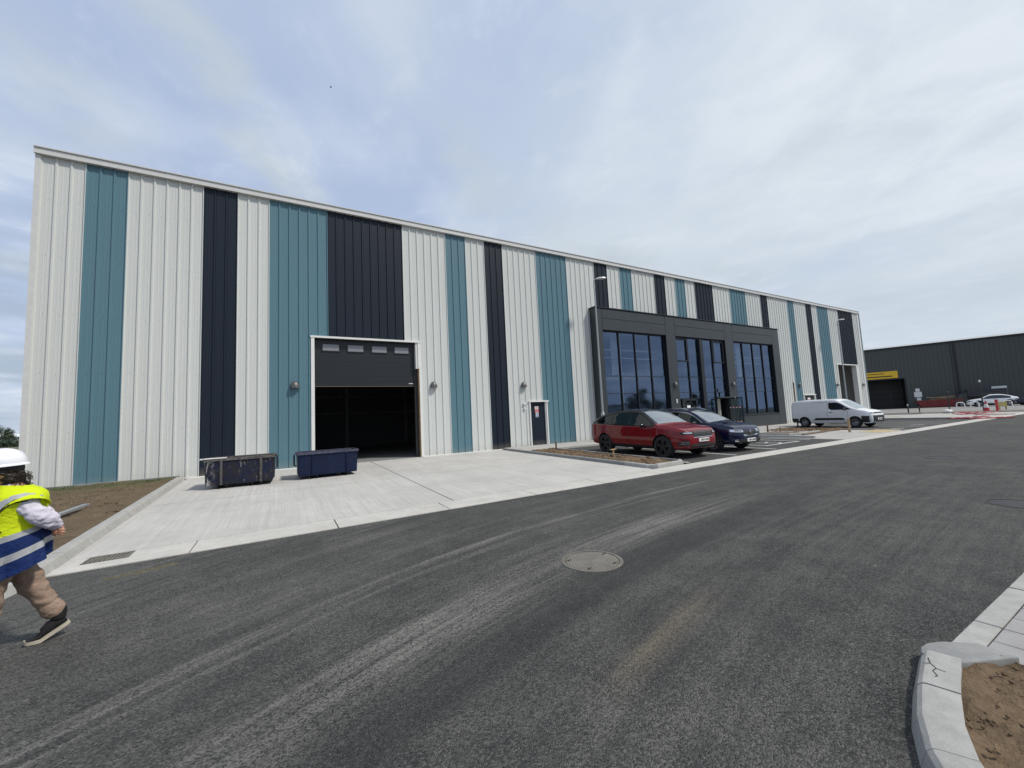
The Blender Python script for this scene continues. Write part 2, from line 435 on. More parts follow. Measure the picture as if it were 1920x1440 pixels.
# kerbs: profile swept along a polyline; the +side is the low side
def kerb_run(name, pts, w=.14, h=.12, batter=.03, mat=None, side=1, stone=.915, base=-.1, lab=None, dz=zg):
    """pts: bottom front edge, 2-D; body lies to the left (side=1) of travel"""
    P = [Vector((p[0], p[1])) for p in pts]
    # resample to stones
    segs = []
    for i in range(len(P)-1):
        L = (P[i+1]-P[i]).length; n = max(1, round(L/stone))
        for k in range(n): segs.append((P[i].lerp(P[i+1], k/n), P[i].lerp(P[i+1], (k+1)/n), i, k == 0, k == n-1))
    def nrm(i):
        d = (P[i+1]-P[i]).normalized(); return Vector((-d.y, d.x))*side
    def vn(i, first, last):
        n0 = nrm(i)
        if first and i > 0: m = (n0+nrm(i-1)).normalized(); return m/max(.5, m.dot(n0))
        if last and i < len(P)-2: m = (n0+nrm(i+1)).normalized(); return m/max(.5, m.dot(n0))
        return n0
    for a, b, i, f, l in segs:
        d = (b-a).normalized(); a2 = a+d*.004; b2 = b-d*.004
        secs = []
        hh = h+random.uniform(-.003,.003)
        for p, n in ((a2, vn(i, f, False)), (b2, vn(i, False, l))):
            z = dz(p.x, p.y)
            prof = [(0, base), (0, .0), (batter*.75, hh-.022), (batter+.012, hh-.004), (batter+.03, hh), (w, hh), (w, base)]
            secs.append([(p.x+n.x*u, p.y+n.y*u, z+v) for u, v in prof])
        mbk = MB(); mbk.loft(secs, True, True)
        mbk.build(name, random.choice(mat) if isinstance(mat, list) else mat, smooth=True, angle=22, kind='structure')
kerb_run('kerb', [(3.92,-10.05),(3.72,-.55)], .20, .13, .07, M['kerb'], 1)
kerb_run('kerb', [(3.75,-11.2),(3.92,-10.05)], .20, .12, .07, M['kerb'], 1)
kerb_run('kerb', [(3.2,-12.0),(3.5,-11.75),(3.75,-11.2)], .20, .12, .07, M['kerb'], 1, .5)
kerb_run('kerb', [(-40,-12.0),(3.2,-12.0)], .20, .12, .07, M['kerb'], 1, 3)
# left verge soil
def inL(x, y):
    if y > -.05: return x < 0.1
    xr = lerp(y, [-12.0,-11.75,-11.2,-10.05,-.5], [3.0,3.32,3.57,3.74,3.56])
    return x < xr and y > -11.86
grid_sheet('verge_soil', fr(-40,-6,12)+fr(-5.5,3.80,93), fr(-11.95,-9,30)[:-1]+fr(-9,-.05,90), .075, M['soil_g'], .055, 1.6, inside=inL)
grid_sheet('verge_soil', fr(-40,0,14), fr(-.05,40,14), .04, M['soil_g'], .05, 1.2)
sheet_box('base_kerb', -.1, 3.5, -.12, -.0, .115, M['kerb_grey'], .3)

# island bed in front of the personnel door
ISL = [(15.42,-.8),(15.42,-8.9),(15.62,-9.1),(16.75,-9.1),(16.95,-8.9),(16.95,-3.6),(16.95,-2.6)]
kerb_run('kerb', [(15.42,-.9),(15.42,-5.5)], .13, .10, .02, M['kerb_grey'], 1)
kerb_run('kerb', [(15.42,-5.5),(15.42,-8.85),(15.64,-9.1)], .13, .11, .02, [M['kerb'],M['kerb_grey']], 1)
kerb_run('kerb', [(15.64,-9.1),(16.75,-9.1),(16.97,-8.88)], .13, .12, .02, M['kerb'], 1, .6)
kerb_run('kerb', [(16.97,-8.88),(16.97,-2.3)], .13, .11, .02, [M['kerb'],M['kerb_grey']], 1)
grid_sheet('bed_soil', fr(15.54,16.86,22), fr(-8.98,-2.2,100), .07, M['soil'], .075, 2.6)
# footpath along the facade
mb = MB()
sheet_box('footpath', 15.56, 27.6, -2.2, -.02, .075, M['paving'], .2, step=1)
sheet_box('footpath', 27.6, 56.6, -3.0, -.02, .055, M['paving'], .2, step=1)
# parking bays
sheet_box('parking_bay', 16.98, 27.0, -9.12, -2.2, .004, M['bay_asphalt'], .08)
def lines(segs, w=.1, top=.011):
    for (a, b) in segs:
        A, B = Vector(a), Vector(b); d = (B-A).normalized(); n = Vector((-d.y, d.x))*w/2
        q = [A-n, B-n, B+n, A+n]
        mb = MB(); mb.quad(*[(p.x, p.y, zg(p.x, p.y)+top) for p in q]); mb.build('bay_line', M['paint'], fix=False, kind='structure')
lines([((x,-9.0),(x,-4.2)) for x in (17.12,19.56,21.98)])
lines([((23.0,-8.1),(25.5,-8.1)),((23.0,-8.15),(22.95,-4.2)),((25.5,-8.15),(25.5,-4.2)),((26.45,-8.1),(26.45,-4.2))])
for k in range(0): lines([((25.55,-7.7+k*.8),(26.4,-7.2+k*.8))])
lines([((23.9,-7.2),(24.5,-7.9)),((24.5,-7.9),(24.1,-8.0)),((24.0,-7.5),(24.5,-7.35))], .09)
# build-out between the two parking strips
sheet_box('build_out', 27.0, 33.4, -9.12, -3.0, .010, M['paving'], .1)
kerb_run('kerb', [(27.3,-7.9),(26.95,-4.0)], .14, .11, .02, M['kerb'], -1)
kerb_run('kerb', [(31.2,-6.5),(29.0,-6.5),(28.6,-6.2),(28.6,-4.3)], .14, .12, .02, M['kerb'], -1)
grid_sheet('bed_soil', fr(28.75,31.0,30), fr(-6.34,-4.2,30), .04, M['soil'], .05, 2.6)
grid_sheet('bed_soil', fr(32.0,34.6,30), fr(-6.6,-3.2,40), .03, M['soil'], .07, 2.2)
sheet_box('parking_bay', 33.4, 46.4, -9.12, -3.0, .004, M['bay_asphalt'], .08)
lines([((x,-9.0),(x,-4.2)) for x in (34.4,37.3,39.7,42.1)])
lines([((34.9,-8.2),(35.5,-8.55)),((38.4,-8.0),(39.0,-8.4))], .14)
kerb_run('kerb', [(46.2,-9.0),(46.8,-8.0),(46.8,-3.4)], .14, .12, .02, M['kerb_grey'], -1)
sheet_box('build_out', 46.8, 60.0, -9.12, -2.9, .02, M['paving'], .1)
sheet_box('build_out', 60.0, 66.0, -9.0, 3, .02, M['soil'], .1)
kerb_run('kerb', [(59.6,-9.0),(59.9,-6.0),(59.9,2)], .14, .12, .02, M['kerb'], -1)
kerb_run('kerb', [(62.5,-30),(62.5,-9.2)], .3, .10, .02, M['channel'], -1, 3)
sheet_box('yellow_sand', 31.6, 33.9, -8.9, -7.9, .018, simple('spilled_sand', (.42,.33,.19), .95, var=.25, vs=6), .02)

# near right corner: kerb, channel stones, pavers, soil
KR = [(9.90,-16.02),(9.48,-16.11),(9.18,-16.19),(8.93,-16.29),(8.55,-16.52),(8.2,-16.85),(7.95,-17.3),(7.8,-17.9),(7.75,-19),(7.75,-24)]
kerb_run('kerb', KR[:2]+KR[2:3], .19, .10, .035, M['kerb'], 1, 1.2, dz=lambda x, y: -1.64)
kerb_run('kerb', KR[2:4]+KR[4:6], .19, .10, .035, M['kerb'], 1, 1.2, dz=lambda x, y: -1.64)
kerb_run('kerb', KR[5:], .19, .10, .035, M['kerb'], 1, 1.2, dz=lambda x, y: -1.64)
def inR(x, y):
    xl = lerp(-y, [16.12,16.25,16.45,16.7,17.0,17.4,18,24], [9.9,9.2,8.8,8.55,8.36,8.16,8.0,7.95])
    return x > xl and y > -24 and (x < 10.2 or y < -16.42)
xs = fr(7.9,11.6,110); ys = fr(-18.5,-16.1,80)
o = grid_sheet('bed_soil', xs, ys, 0, M['soil'], .045, 5, inside=inR)
for v in o.data.vertices: v.co.z += (-1.575 - zg(v.co.x, v.co.y)) + .008*noise.noise(Vector((v.co.x*22, v.co.y*22, 3)))
# clods
mb = MB()
for i in range(420):
    x, y = random.uniform(8.9,11.4), random.uniform(-17.3,-16.3)
    if not inR(x-.05, y+.06): continue
    r = random.uniform(.003,.013); c = Vector((x, y, -1.555+r*.2))
    n = 5
    secs = [[(c.x+r*a*math.cos(2*math.pi*k/n+i)*random.uniform(.8,1.2), c.y+r*a*math.sin(2*math.pi*k/n+i)*random.uniform(.8,1.2), c.z+r*b) for k in range(n)] for a, b in ((.6,-.6),(1,-.1),(.8,.5),(.3,.8))]
    mb.loft(secs)
mb.build('loose_clods', M['soil'], smooth=True, angle=60, kind='stuff')
for x0, x1 in ((10.14,10.82),(10.835,11.79),(11.805,12.7),(12.715,13.6),(13.615,14.5),(14.515,15.4)):
    m_ = MB(); m_.prism([(x0,-16.20),(x1,-16.20),(x1,-16.065),(x0,-16.065)], -.15, .022, lambda x, y: -1.645)
    bevel(m_.build('channel_stone', random.choice([M['kerb'],M['kerb_grey']]), kind='structure'), .006, 1)
for r_, (ya, yb) in enumerate(((-16.42,-16.212),(-16.63,-16.428),(-16.84,-16.636),(-17.05,-16.846))):
    x = 10.28+.13*(r_ % 2)+(.06 if r_ else 0)
    while x < 15:
        if r_ == 0 or x > 10.7+.2*r_:
            m_ = MB(); m_.prism([(x,ya),(x+.252,ya),(x+.252,yb),(x,yb)], -.1, .03+random.uniform(-.001,.001), lambda x, y: -1.645)
            bevel(m_.build('paving_block', M['paver'], kind='structure'), .004, 1)
        x += .26
m_ = MB(); m_.prism([(10.2,-17.0),(15,-17.0),(15,-16.2),(10.2,-16.2)], -.2, .01, lambda x, y: -1.645); m_.build('joint_bed', M['joint'], kind='structure')
# loose radius kerb stone resting at the corner
ks = MB()
pl = [(9.86,-16.05),(9.93,-16.03),(10.02,-16.035),(10.12,-16.08),(10.26,-16.205),(10.25,-16.375),(9.86,-16.19),(9.83,-16.10)]
ks.prism(pl, -1.63, -1.548)
ob = ks.build('kerb_stone', M['kerb_grey']); bevel(ob, .01, 2)
tag(ob, 'grey rounded kerb stone closing the corner between pavers and soil', 'kerb stone')
ks = MB(); ks.box(10.29,10.9,-16.475,-16.43,-1.70,-1.60); tag(bevel(ks.build('edging_stone', M['kerb_grey']), .005, 1), 'narrow grey edging stone between the pavers and the soil', 'edging')

def clods(name, n, fn, rmin, rmax, z0, mat):
    mb = MB()
    for i in range(n):
        x, y, ok = fn()
        if not ok: continue
        r = rmin+(rmax-rmin)*random.random()**2.5; c = (x, y, zg(x, y)+z0)
        secs = [[(c[0]+r*a*math.cos(2*math.pi*k/5+i)*random.uniform(.7,1.3), c[1]+r*a*math.sin(2*math.pi*k/5+i)*random.uniform(.7,1.3), c[2]+r*b_) for k in range(5)] for a, b_ in ((.7,-.6),(1,-.1),(.75,.45),(.25,.7))]
        mb.loft(secs)
    return mb.build(name, mat, smooth=True, angle=50, kind='stuff')
def fv():
    x = random.uniform(-1.0, 3.7); y = -.3-9.5*random.random(); 
    return x, y, inL(x+.08, y) and noise.noise(Vector((x*.9, y*.5, 2))) > -.15
clods('loose_clods', 3200, fv, .006, .036, .085, M['soil'])
clods('loose_clods', 500, lambda: (random.uniform(15.6,16.8), random.uniform(-8.9,-2.3), True), .015, .06, .10, M['soil'])
clods('loose_clods', 160, lambda: (random.uniform(32.1,34.5), random.uniform(-6.5,-3.3), True), .02, .07, .06, M['soil'])
mb = MB()
for i in range(5200):
    x = random.uniform(-1.5, 3.4); y = -.12-abs(random.gauss(0, .75)) if random.random() < .8 else random.uniform(-6,-.2)
    if not inL(x+.1, y) or noise.noise(Vector((x*1.3, y*1.6, 8))) < -.05: continue
    h = random.uniform(.015,.06); a = random.uniform(0, 6.28); w = .006; z = zg(x,y)+.08
    dx, dy = math.cos(a)*w, math.sin(a)*w; lx, ly = random.uniform(-.03,.03), random.uniform(-.03,.03)
    mb.add([(x-dx,y-dy,z),(x+dx,y+dy,z),(x+lx,y+ly,z+h)], [(0,1,2)])
mb.build('weeds', M['leaf_pale'], fix=False, kind='stuff')
# cracked mortar at the kerb corner
mb = MB()
for pts in (((9.80,-16.10),(9.74,-16.125),(9.70,-16.16),(9.66,-16.155)),((9.74,-16.125),(9.70,-16.10)),((9.70,-16.16),(9.70,-16.20)),((9.66,-16.155),(9.62,-16.185),(9.60,-16.18))):
    for a, b_ in zip(pts, pts[1:]):
        A, B = Vector(a), Vector(b_); n = Vector((-(B-A).y, (B-A).x)).normalized()*.0022
        mb.quad(*[(p.x, p.y, -1.5375) for p in (A-n, B-n, B+n, A+n)])
mb.build('crack', M['black'], fix=False, kind='structure')
# grit and paint flecks scattered on the road
clods('road_grit', 160, lambda: (lambda x, y: (x, y, y > -16.0))(random.gauss(8.5,3.5), -10.2-5.6*random.random()), .002, .006, .001, M['kerb_grey'])
# manholes
def manhole(x, y, r, lab, MM=None):
    MM = MM or M['manhole']
    m_ = empty('manhole_cover', (x, y, zg(x, y)), .3, lab, 'manhole', 'round iron manhole covers in the road')
    b = MB(); b.lathe([(r,-.02),(r,.006),(r-.035,.007),(r-.035,-.02)], n=48, cap=False); b.build('frame', MM, m_, smooth=True)
    b = MB(); b.lathe([(r-.045,-.02),(r-.045,.004),(.001,.006)], n=48); b.build('cover', MM, m_, smooth=True)
    b = MB()
    for a in (0, 2.2, 3.6, 5.0):
        b = MB(); c, s = math.cos(a)*(r-.085), math.sin(a)*(r-.085); b.box(c-.03,c+.03,s-.010,s+.010,.0048,.0072); b.build('lifting_slot', M['black'], m_)
    b = MB(); b.lathe([(r+.007,-.02),(r+.007,.0035),(r,.0035),(r,-.02)], n=48, cap=False); b.build('joint_ring', M['joint'], m_)
manhole(9.48,-13.44,.34,'dusty iron manhole cover near the middle of the road')
manhole(21.55,-13.33,.34,'small dark manhole cover far along the road near the van', M['iron'])
manhole(15.85,-15.5,.34,'dark manhole cover at the right edge of the road', M['iron'])
# mud smear
def smear(pts, w, mat, seed=1, h=.012):
    mb = MB(); n = len(pts)
    nx, ny = 60, 10
    for i in range(nx):
        t = i/(nx-1); x = pts[0][0]+(pts[1][0]-pts[0][0])*t; y = pts[0][1]+(pts[1][1]-pts[0][1])*t
        for j in range(ny):
            s = j/(ny-1)*2-1
            ww = w*(.35+.65*math.sin(math.pi*t)**.6)*(1+.5*noise.noise(Vector((t*9, seed, 0))))
            hh = h*(1-s*s)*(noise.noise(Vector((t*22, s*3, seed)))+.55) - .001
            mb.v.append((x+.12*noise.noise(Vector((t*4,seed,5))), y+s*ww, zg(x, y)+hh))
    for i in range(nx-1):
        for j in range(ny-1): a = i*ny+j; mb.f.append([a,a+ny,a+ny+1,a+1]); mb.m.append(0)
    return mb.build('mud_smear', mat, smooth=True, angle=180, kind='stuff')
smear([(4.6,-10.40),(5.28,-10.24)], .09, simple('dried_mud', (.085,.078,.052), .95, var=.3, vs=20), 3, .022)
# ------------------------------------------------------------------ the striped warehouse
W = empty('warehouse', (0,0,0), 0, 'long warehouse with vertical white teal and navy cladding stripes', 'warehouse')
ZB, ZT = -1.42, 8.80
OPEN = [(7.44,11.60,3.52),(17.17,18.28,.80),(21.5,40.1,5.9),(44.12,46.0,.80),(50.66,54.92,3.52)]
def ztop_open(x):
    for a, b, z in OPEN:
        if a <= x <= b: return z
    return None
PROF = [(0,-.035),(.022,-.035),(.040,0),(.128,0),(.133,-.004),(.147,-.004),(.152,0),(.218,0),(.223,-.004),(.237,-.004),(.242,0),(.293,0),(.311,-.035),(.3333,-.035)]
def panel(x0, x1, mat, label=None):
    cuts = set()
    n = round((x1-x0)*3)
    pts = []
    for k in range(n):
        for (u, y) in PROF[:-1]: pts.append((x0+k/3+u, y))
    pts.append((x1, -.035))
    for a, b, z in OPEN:
        for e in (a, b):
            if x0 < e < x1:
                for i in range(len(pts)-1):
                    if pts[i][0] < e < pts[i+1][0]:
                        t = (e-pts[i][0])/(pts[i+1][0]-pts[i][0]); pts.insert(i+1, (e, pts[i][1]+t*(pts[i+1][1]-pts[i][1]))); break
    mb = MB()
    for i in range(len(pts)-1):
        (xa, ya), (xb, yb) = pts[i], pts[i+1]
        zo = ztop_open((xa+xb)/2); z0 = ZB if zo is None else zo
        mb.quad((xa,ya,z0),(xb,yb,z0),(xb,yb,ZT),(xa,ya,ZT))
    # fixings along the purlin lines
    if x0 < 34:
        for zz in (.2, 2.0, 3.8, 5.6, 7.4):
            for k in range(n):
                for u in (.19, ):
                    x = x0+k/3+u
                    zo = ztop_open(x)
                    if zo and zz < zo+.1: continue
                    mb.cur = 1; mb.lathe([(.011,0),(.008,-.006),(.001,-.009)], (x,-.001,zz+.02*math.sin(x*9)), 'y', 6, False); mb.cur = 0
    o = mb.build('cladding_panel', [mat, M['black'] if mat != M['white_clad'] else M['galv']], W, smooth=True, angle=25, fix=False)
    return o
SPLIT = ('side_wall','inner_wall','partition','lining','notice','side_cladding','blind','floor_band','window_sill','corner_trim','sliding_door','lobby_wall')
w_, t_, n_ = M['white_clad'], M['teal_clad'], M['navy_clad']
ST = [(0,1,w_),(1,2,t_),(2,4,w_),(4,5,n_),(5,6,w_),(6,8,t_),(8,11,n_),(11,13,w_),(13,14,t_),(14,15,w_),(15,16,n_),(16,18,w_),(18,20,t_),(20,22,w_),(22,23,n_),(23,24,w_),(24,25,t_),(25,27,w_),(27,28,n_),(28,29,w_),(29,30,t_),(30,31,w_),(31,33,n_),(33,35,w_),(35,37,t_),(37,39,w_),(39,40,n_),(40,43,w_),(43,44,t_),(44,46,w_),(46,47,n_),(47,48,w_),(48,50,t_),(50,52,w_),(52,55,n_),(55,56,w_)]
for a, b, m in ST: panel(a, b, m)
def part(name, mat, *boxes, parent=W, bev=0, join=False):
    if name in SPLIT and len(boxes) > 1 and not join:
        return [part(name, mat, b, parent=parent, bev=bev) for b in boxes][-1]
    mb = MB()
    for b in boxes: mb.box(*b)
    o = mb.build(name, mat, parent)
    if bev: bevel(o, bev, 1)
    return o
mb = MB()   # eaves fascia, in lengths with lap joints
xs = [-.13]+[3*k for k in range(1, 19)]+[56.45]
for i in range(len(xs)-1):
    a, b = xs[i], xs[i+1]; d = .0015*(i % 2)
    mb.box(a, b, -.13-d, .05, 8.745, 8.95+d)
mb.build('fascia', M['grey_trim'], W)
part('gutter_lip', M['grey_trim'], (-.13,56.45,-.165,-.132,8.93,8.965))
part('corner_trim', M['grey_trim'], (-.12,0,-.055,.12,-1.42,5.9),(-.12,0,-.057,.12,5.9,8.745))
part('corner_trim', M['grey_trim'], (56.0,56.40,-.055,.2,-1.42,8.745))
part('down_pipe', simple('teal_flashing', (.20,.27,.29), .4), (56.40,56.50,-.1,.1,-1.42,8.745))
for a, b in ((-.12,7.38),(11.66,17.12),(18.33,21.44),(40.15,44.05),(46.05,50.6),(55.0,56.4)):
    part('base_flashing', M['trim'], (a,b,-.065,.02,-1.46,-1.415))
part('side_wall', M['grey_trim'], (-.12,-.06,.12,38,-1.45,8.9),(56.4,56.46,.2,38,-1.45,8.9))
part('back_wall', M['interior'], (-.12,56.4,38,38.1,-1.45,8.9))
part('lining', M['interior'], (0.05,7.4,.04,.08,-1.45,8.6),(7.4,11.65,.04,.08,3.6,8.6),(11.65,17.1,.04,.08,-1.45,8.6),(17.1,18.35,.04,.08,.9,8.6),(18.35,21.4,.04,.08,-1.45,8.6),(40.2,44.0,.04,.08,-1.45,8.6),(44.0,46.1,.04,.08,.9,8.6),(46.1,50.6,.04,.08,-1.45,8.6),(50.6,55,.04,.08,3.6,8.6),(55,56.3,.04,.08,-1.45,8.6),(21.4,40.2,.04,.08,6.1,8.6))
mb = MB()
mb.add([(-.12,.05,8.9),(56.4,.05,8.9),(56.4,19,9.9),(-.12,19,9.9),(56.4,38,8.9),(-.12,38,8.9)], [(0,1,2,3),(3,2,4,5),(0,3,5),(1,4,2)])
mb.build('roof', M['grey_trim'], W, fix=False)
part('floor', simple('warehouse_floor', (.24,.24,.235), .55), (-.06,56.35,.0,38,-1.6,-1.442))
part('partition', M['interior'], (20.6,20.7,.1,38,-1.44,8.6),(41.2,41.3,.1,38,-1.44,8.6))
mb = MB()
for k in range(8): mb.box(.6+k*3.1,.85+k*3.1,14.9,15.1,-1.44,8.6) if False else None
for x in (2,6.2,10.4,14.6,18.8,44,48.2,52.4): mb = MB(); mb.box(x-.12,x+.12,13.8,14.1,-1.44,8.5); mb.build('steel_column', M['steel_in'], W)
for x0, x1 in ((.1,20.6),(41.3,56.3)):
    for z in (.9, 2.1, 3.4, 4.8): mb = MB(); mb.box(x0,x1,14.1,14.2,z,z+.12); mb.build('steel_rail', M['steel_in'], W)
part('inner_wall', M['interior'], (.1,20.6,14.25,14.35,-1.44,8.5),(41.3,56.3,14.25,14.35,-1.44,8.5))

# sectional doors
def sectional(x0, x1, ztop, zbot, rec=.16):
    # x0,x1: opening
    d = MB(); z = ztop
    k = 0
    while z > zbot+.01:
        zz = max(zbot, z-.1); dd = .004*(k % 2)
        d.box(x0-.02, x1+.02, rec+dd, rec+.05, zz+.004, z); d.box(x0-.02, x1+.02, rec+.012, rec+.045, zz, zz+.004)
        z = zz; k += 1
    return d
sd = sectional(7.5, 11.5, 3.52, 1.62).build('sectional_door', M['anth'], W)
for xa in (7.80, 8.73, 9.67, 10.60):
    part('window', M['black'], (xa-.03,xa+.63,.135,.158,3.0,3.32), parent=sd).name
    part('pane', M['door_pane'], (xa+.005,xa+.595,.128,.134,3.035,3.285), parent=sd)
part('bottom_seal', M['oldwood'], (7.48,11.52,.15,.21,1.60,1.618), parent=sd)
part('maker_plate', M['white_pl'], (11.18,11.36,.145,.1595,1.71,1.74), parent=sd)
part('door_frame', M['trim'], (7.36,11.70,-.075,.02,3.50,3.575),(7.38,7.50,-.06,.16,-1.44,3.50),(11.56,11.68,-.06,.16,2.36,3.50),(11.60,11.70,-.055,.03,-1.44,2.358))
part('door_reveal', M['grey_trim'], (11.46,11.56,-.03,.16,2.36,3.50))
part('bare_jamb', M['brown_core'], (11.565,11.60,-.03,.14,-1.44,2.355))
part('door_track', M['black'], (11.42,11.56,.10,.24,-1.44,2.35))
# far roller door, half open
part('door_frame', M['trim'], (50.58,55.0,-.075,.02,3.50,3.58),(50.60,50.74,-.06,.16,-1.44,3.50),(54.85,54.98,-.06,.16,-1.44,3.50))
part('door_reveal', M['trim'], (54.60,54.85,-.04,.35,-1.44,3.5))
part('sliding_door', M['interior'], (52.6,54.6,1.6,1.66,-1.44,3.5))
# personnel doors
def pdoor(x0, x1, zt, lab, two=False):
    part('door_frame', M['trim'], (x0-.09,x1+.20,-.08,.02,zt,zt+.07),(x0-.06,x0,-.06,.12,-1.43,zt),(x1+.06,x1+.13,-.06,.12,-1.43,zt))
    part('door_reveal', M['grey_trim'], (x1,x1+.06,-.02,.12,-1.43,zt))
    d = part('door', M['navy_clad'], (x0,x1,.05,.10,-1.43,zt)); d['label'] = lab
    part('handle', M['chrome'], (x0+.06,x0+.20,-.0,.02,-.45,-.425),(x0+.055,x0+.085,.02,.05,-.50,-.38), parent=d)
    part('threshold', M['kerb'], (x0-.06,x1+.13,-.30,.05,-1.5,-1.40))
    return d
d = pdoor(17.22, 18.12, .78, 'navy steel personnel door')
part('notice', M['white_pl'], (17.52,17.74,.040,.049,.42,.56),(17.56,17.72,.040,.049,.02,.25), parent=d)
part('notice', M['red_pl'], (17.51,17.75,.040,.049,.255,.415), parent=d)
mb = MB()
for z in (.455,.49,.525): mb.box(17.55,17.71,.037,.0395,z,z+.012)
mb.build('lettering', M['red_pl'], d)
mb = MB()
for z in (.285,.32,.355,.385): mb.box(17.54,17.72,.037,.0395,z,z+.010)
mb.build('lettering', M['white_pl'], d)
mb = MB(); mb.box(17.60,17.68,.037,.0395,.14,.22); mb.box(17.58,17.70,.037,.0395,.04,.10)
mb.build('lettering', simple('blue_ink', (.03,.10,.30), .5), d)
d2 = pdoor(44.2, 45.9, .76, 'wide navy door')
part('notice', M['white_pl'], (44.85,45.30,.040,.049,.40,.56), parent=d2)
part('notice', M['red_pl'], (44.85,45.30,.040,.049,.08,.395), parent=d2)
part('door_entry_box', M['white_pl'], (16.80,16.92,-.10,-.03,.66,.76),(16.83,16.93,-.09,-.03,.42,.52),(16.865,16.885,-.075,-.04,.52,.66), bev=.008)

# entrance block with curtain wall glazing
zt = 5.95
mb = MB(); F = -.46
back = [(21.5,21.95,ZB,zt),(27.12,28.0,ZB,zt),(33.15,34.1,ZB,zt),(39.2,40.1,ZB,zt),(21.95,27.12,4.70,zt),(28.0,33.15,4.70,zt),(34.1,39.2,4.70,zt),(21.95,27.12,ZB,-.52),(34.1,39.2,ZB,-.52)]
for a, b, c, d_ in back: mb.box(a, b, F, .03, c, d_)
mb.build('entrance_surround', M['anth'], W)
part('floor_band', M['anth'], (21.95,27.12,-.28,.02,2.14,2.20),(28.0,33.15,-.28,.02,2.14,2.20),(34.1,39.2,-.28,.02,2.14,2.20))
gp = .010
def cas(x0, x1, z0, z1, parent=W):
    o = part('cassette_panel', M['cassette'], (x0+gp,x1-gp,-.50,-.461,z0+gp,z1-gp)); bevel(o, .004, 1)
for a, b in ((21.5,21.95),(27.12,28.0),(33.15,34.1),(39.2,40.1)): cas(a, b, -1.40, 5.92)
for a, b in ((21.95,27.12),(28.0,33.15),(34.1,39.2)): cas(a, b, 5.36, 5.92); cas(a, b, 4.70, 5.36)
for a, b in ((21.95,27.12),(34.1,39.2)): cas(a, b, -1.40, -.56)
part('window_sill', M['cassette'], (34.1,39.2,-.55,-.28,-.55,-.51),(21.95,27.12,-.55,-.28,-.55,-.51))
part('side_cladding', M['cassette'], (21.47,21.498,-.50,-.04,ZB,5.92),(40.102,40.13,-.50,-.04,ZB,5.92))
part('top_flashing', M['anth'], (21.42,40.18,-.55,.0,5.94,5.99))
part('block_roof', M['anth'], (21.5,40.1,-.46,-.04,5.90,5.938))
GY = -.30
def window(x0, x1, z0, z1, muls, trans, wide=None, name='glazed_window', lab=None):
    mb = MB(); e = .05
    mb.box(x0,x0+e,GY-.05,GY+.08,z0,z1); mb.box(x1-e,x1,GY-.05,GY+.08,z0,z1)
    mb.box(x0+e,x1-e,GY-.05,GY+.08,z1-e,z1); mb.box(x0+e,x1-e,GY-.05,GY+.08,z0,z0+e)
    for m in muls:
        h = .16 if m == wide else .028
        mb.box(m-h,m+h,GY-.07 if m != wide else GY-.16,GY+.08,z0+e,z1-e)
    fr_ = mb.build(name, M['anth'], W)
    if lab: fr_['label'] = lab
    xs = [x0+e]+sorted(muls)+[x1-e]
    zs = [z0+e]+trans+[z1-e]
    for i in range(len(xs)-1):
        a = xs[i]+(.16 if xs[i] == wide else (.028 if i else 0)); b = xs[i+1]-(.16 if xs[i+1] == wide else (.028 if i+1 < len(xs)-1 else 0))
        for q, z in enumerate(trans):
            tb = MB(); tb.box(a, b, GY-.03, GY+.05, z-.016, z+.016); tb.build('transom', M['anth'], fr_)
        for q in range(len(zs)-1):
            c = zs[q]+(.016 if q else 0); d_ = zs[q+1]-(.016 if q < len(zs)-2 else 0)
            
            if wide and i == 3 and q == 0: continue
            p = MB(); tl = random.uniform(-.006,.006); tz = random.uniform(-.006,.006)
            p.quad((a,GY+tl,c),(b,GY-tl,c+0),(b,GY-tl+tz,d_),(a,GY+tl+tz,d_)); p.build('pane', M['glass'], fr_, fix=False)
    return fr_
window(21.97,27.10,-.5,4.69,[23.24,24.52,25.80],[1.12,2.11],lab='four pane wide glazed window at the left of the entrance')
w2 = window(28.02,33.13,-1.40,4.69,[29.28,30.55,31.86],[.74,1.12,2.11],30.55,lab='central glazed window with doors below')
window(34.12,39.18,-.5,4.69,[35.39,36.67,37.93],[1.12,2.11],lab='four pane wide glazed window at the right of the entrance')
for a, b in ((28.07,29.25),(31.89,33.08)):   # top-hung vents
    mb = MB(); y0, y1 = GY-.085, GY-.035
    for bx in ((a+.03,a+.10,y0,y1,3.12,4.60),(b-.10,b-.03,y0,y1,3.12,4.60),(a+.10,b-.10,y0,y1,4.53,4.60),(a+.10,b-.10,y0,y1,3.12,3.19)): mb.box(*bx)
    mb.build('opening_light', M['anth'], w2)
dl = part('entrance_door', M['anth'], (28.30,28.38,GY-.10,GY-.04,-1.38,.70),(29.62,29.70,GY-.10,GY-.04,-1.38,.70),(28.38,29.62,GY-.10,GY-.04,.60,.70),(28.38,29.62,GY-.10,GY-.04,-1.38,-1.2))
part('pane', M['car_glass'], (28.38,29.62,GY-.075,GY-.065,-1.2,.60), parent=dl)
part('notice', M['white_pl'], (28.72,29.05,GY-.09,GY-.078,.14,.30), parent=dl)
part('notice', M['red_pl'], (28.72,29.05,GY-.09,GY-.078,-.16,.135), parent=dl)
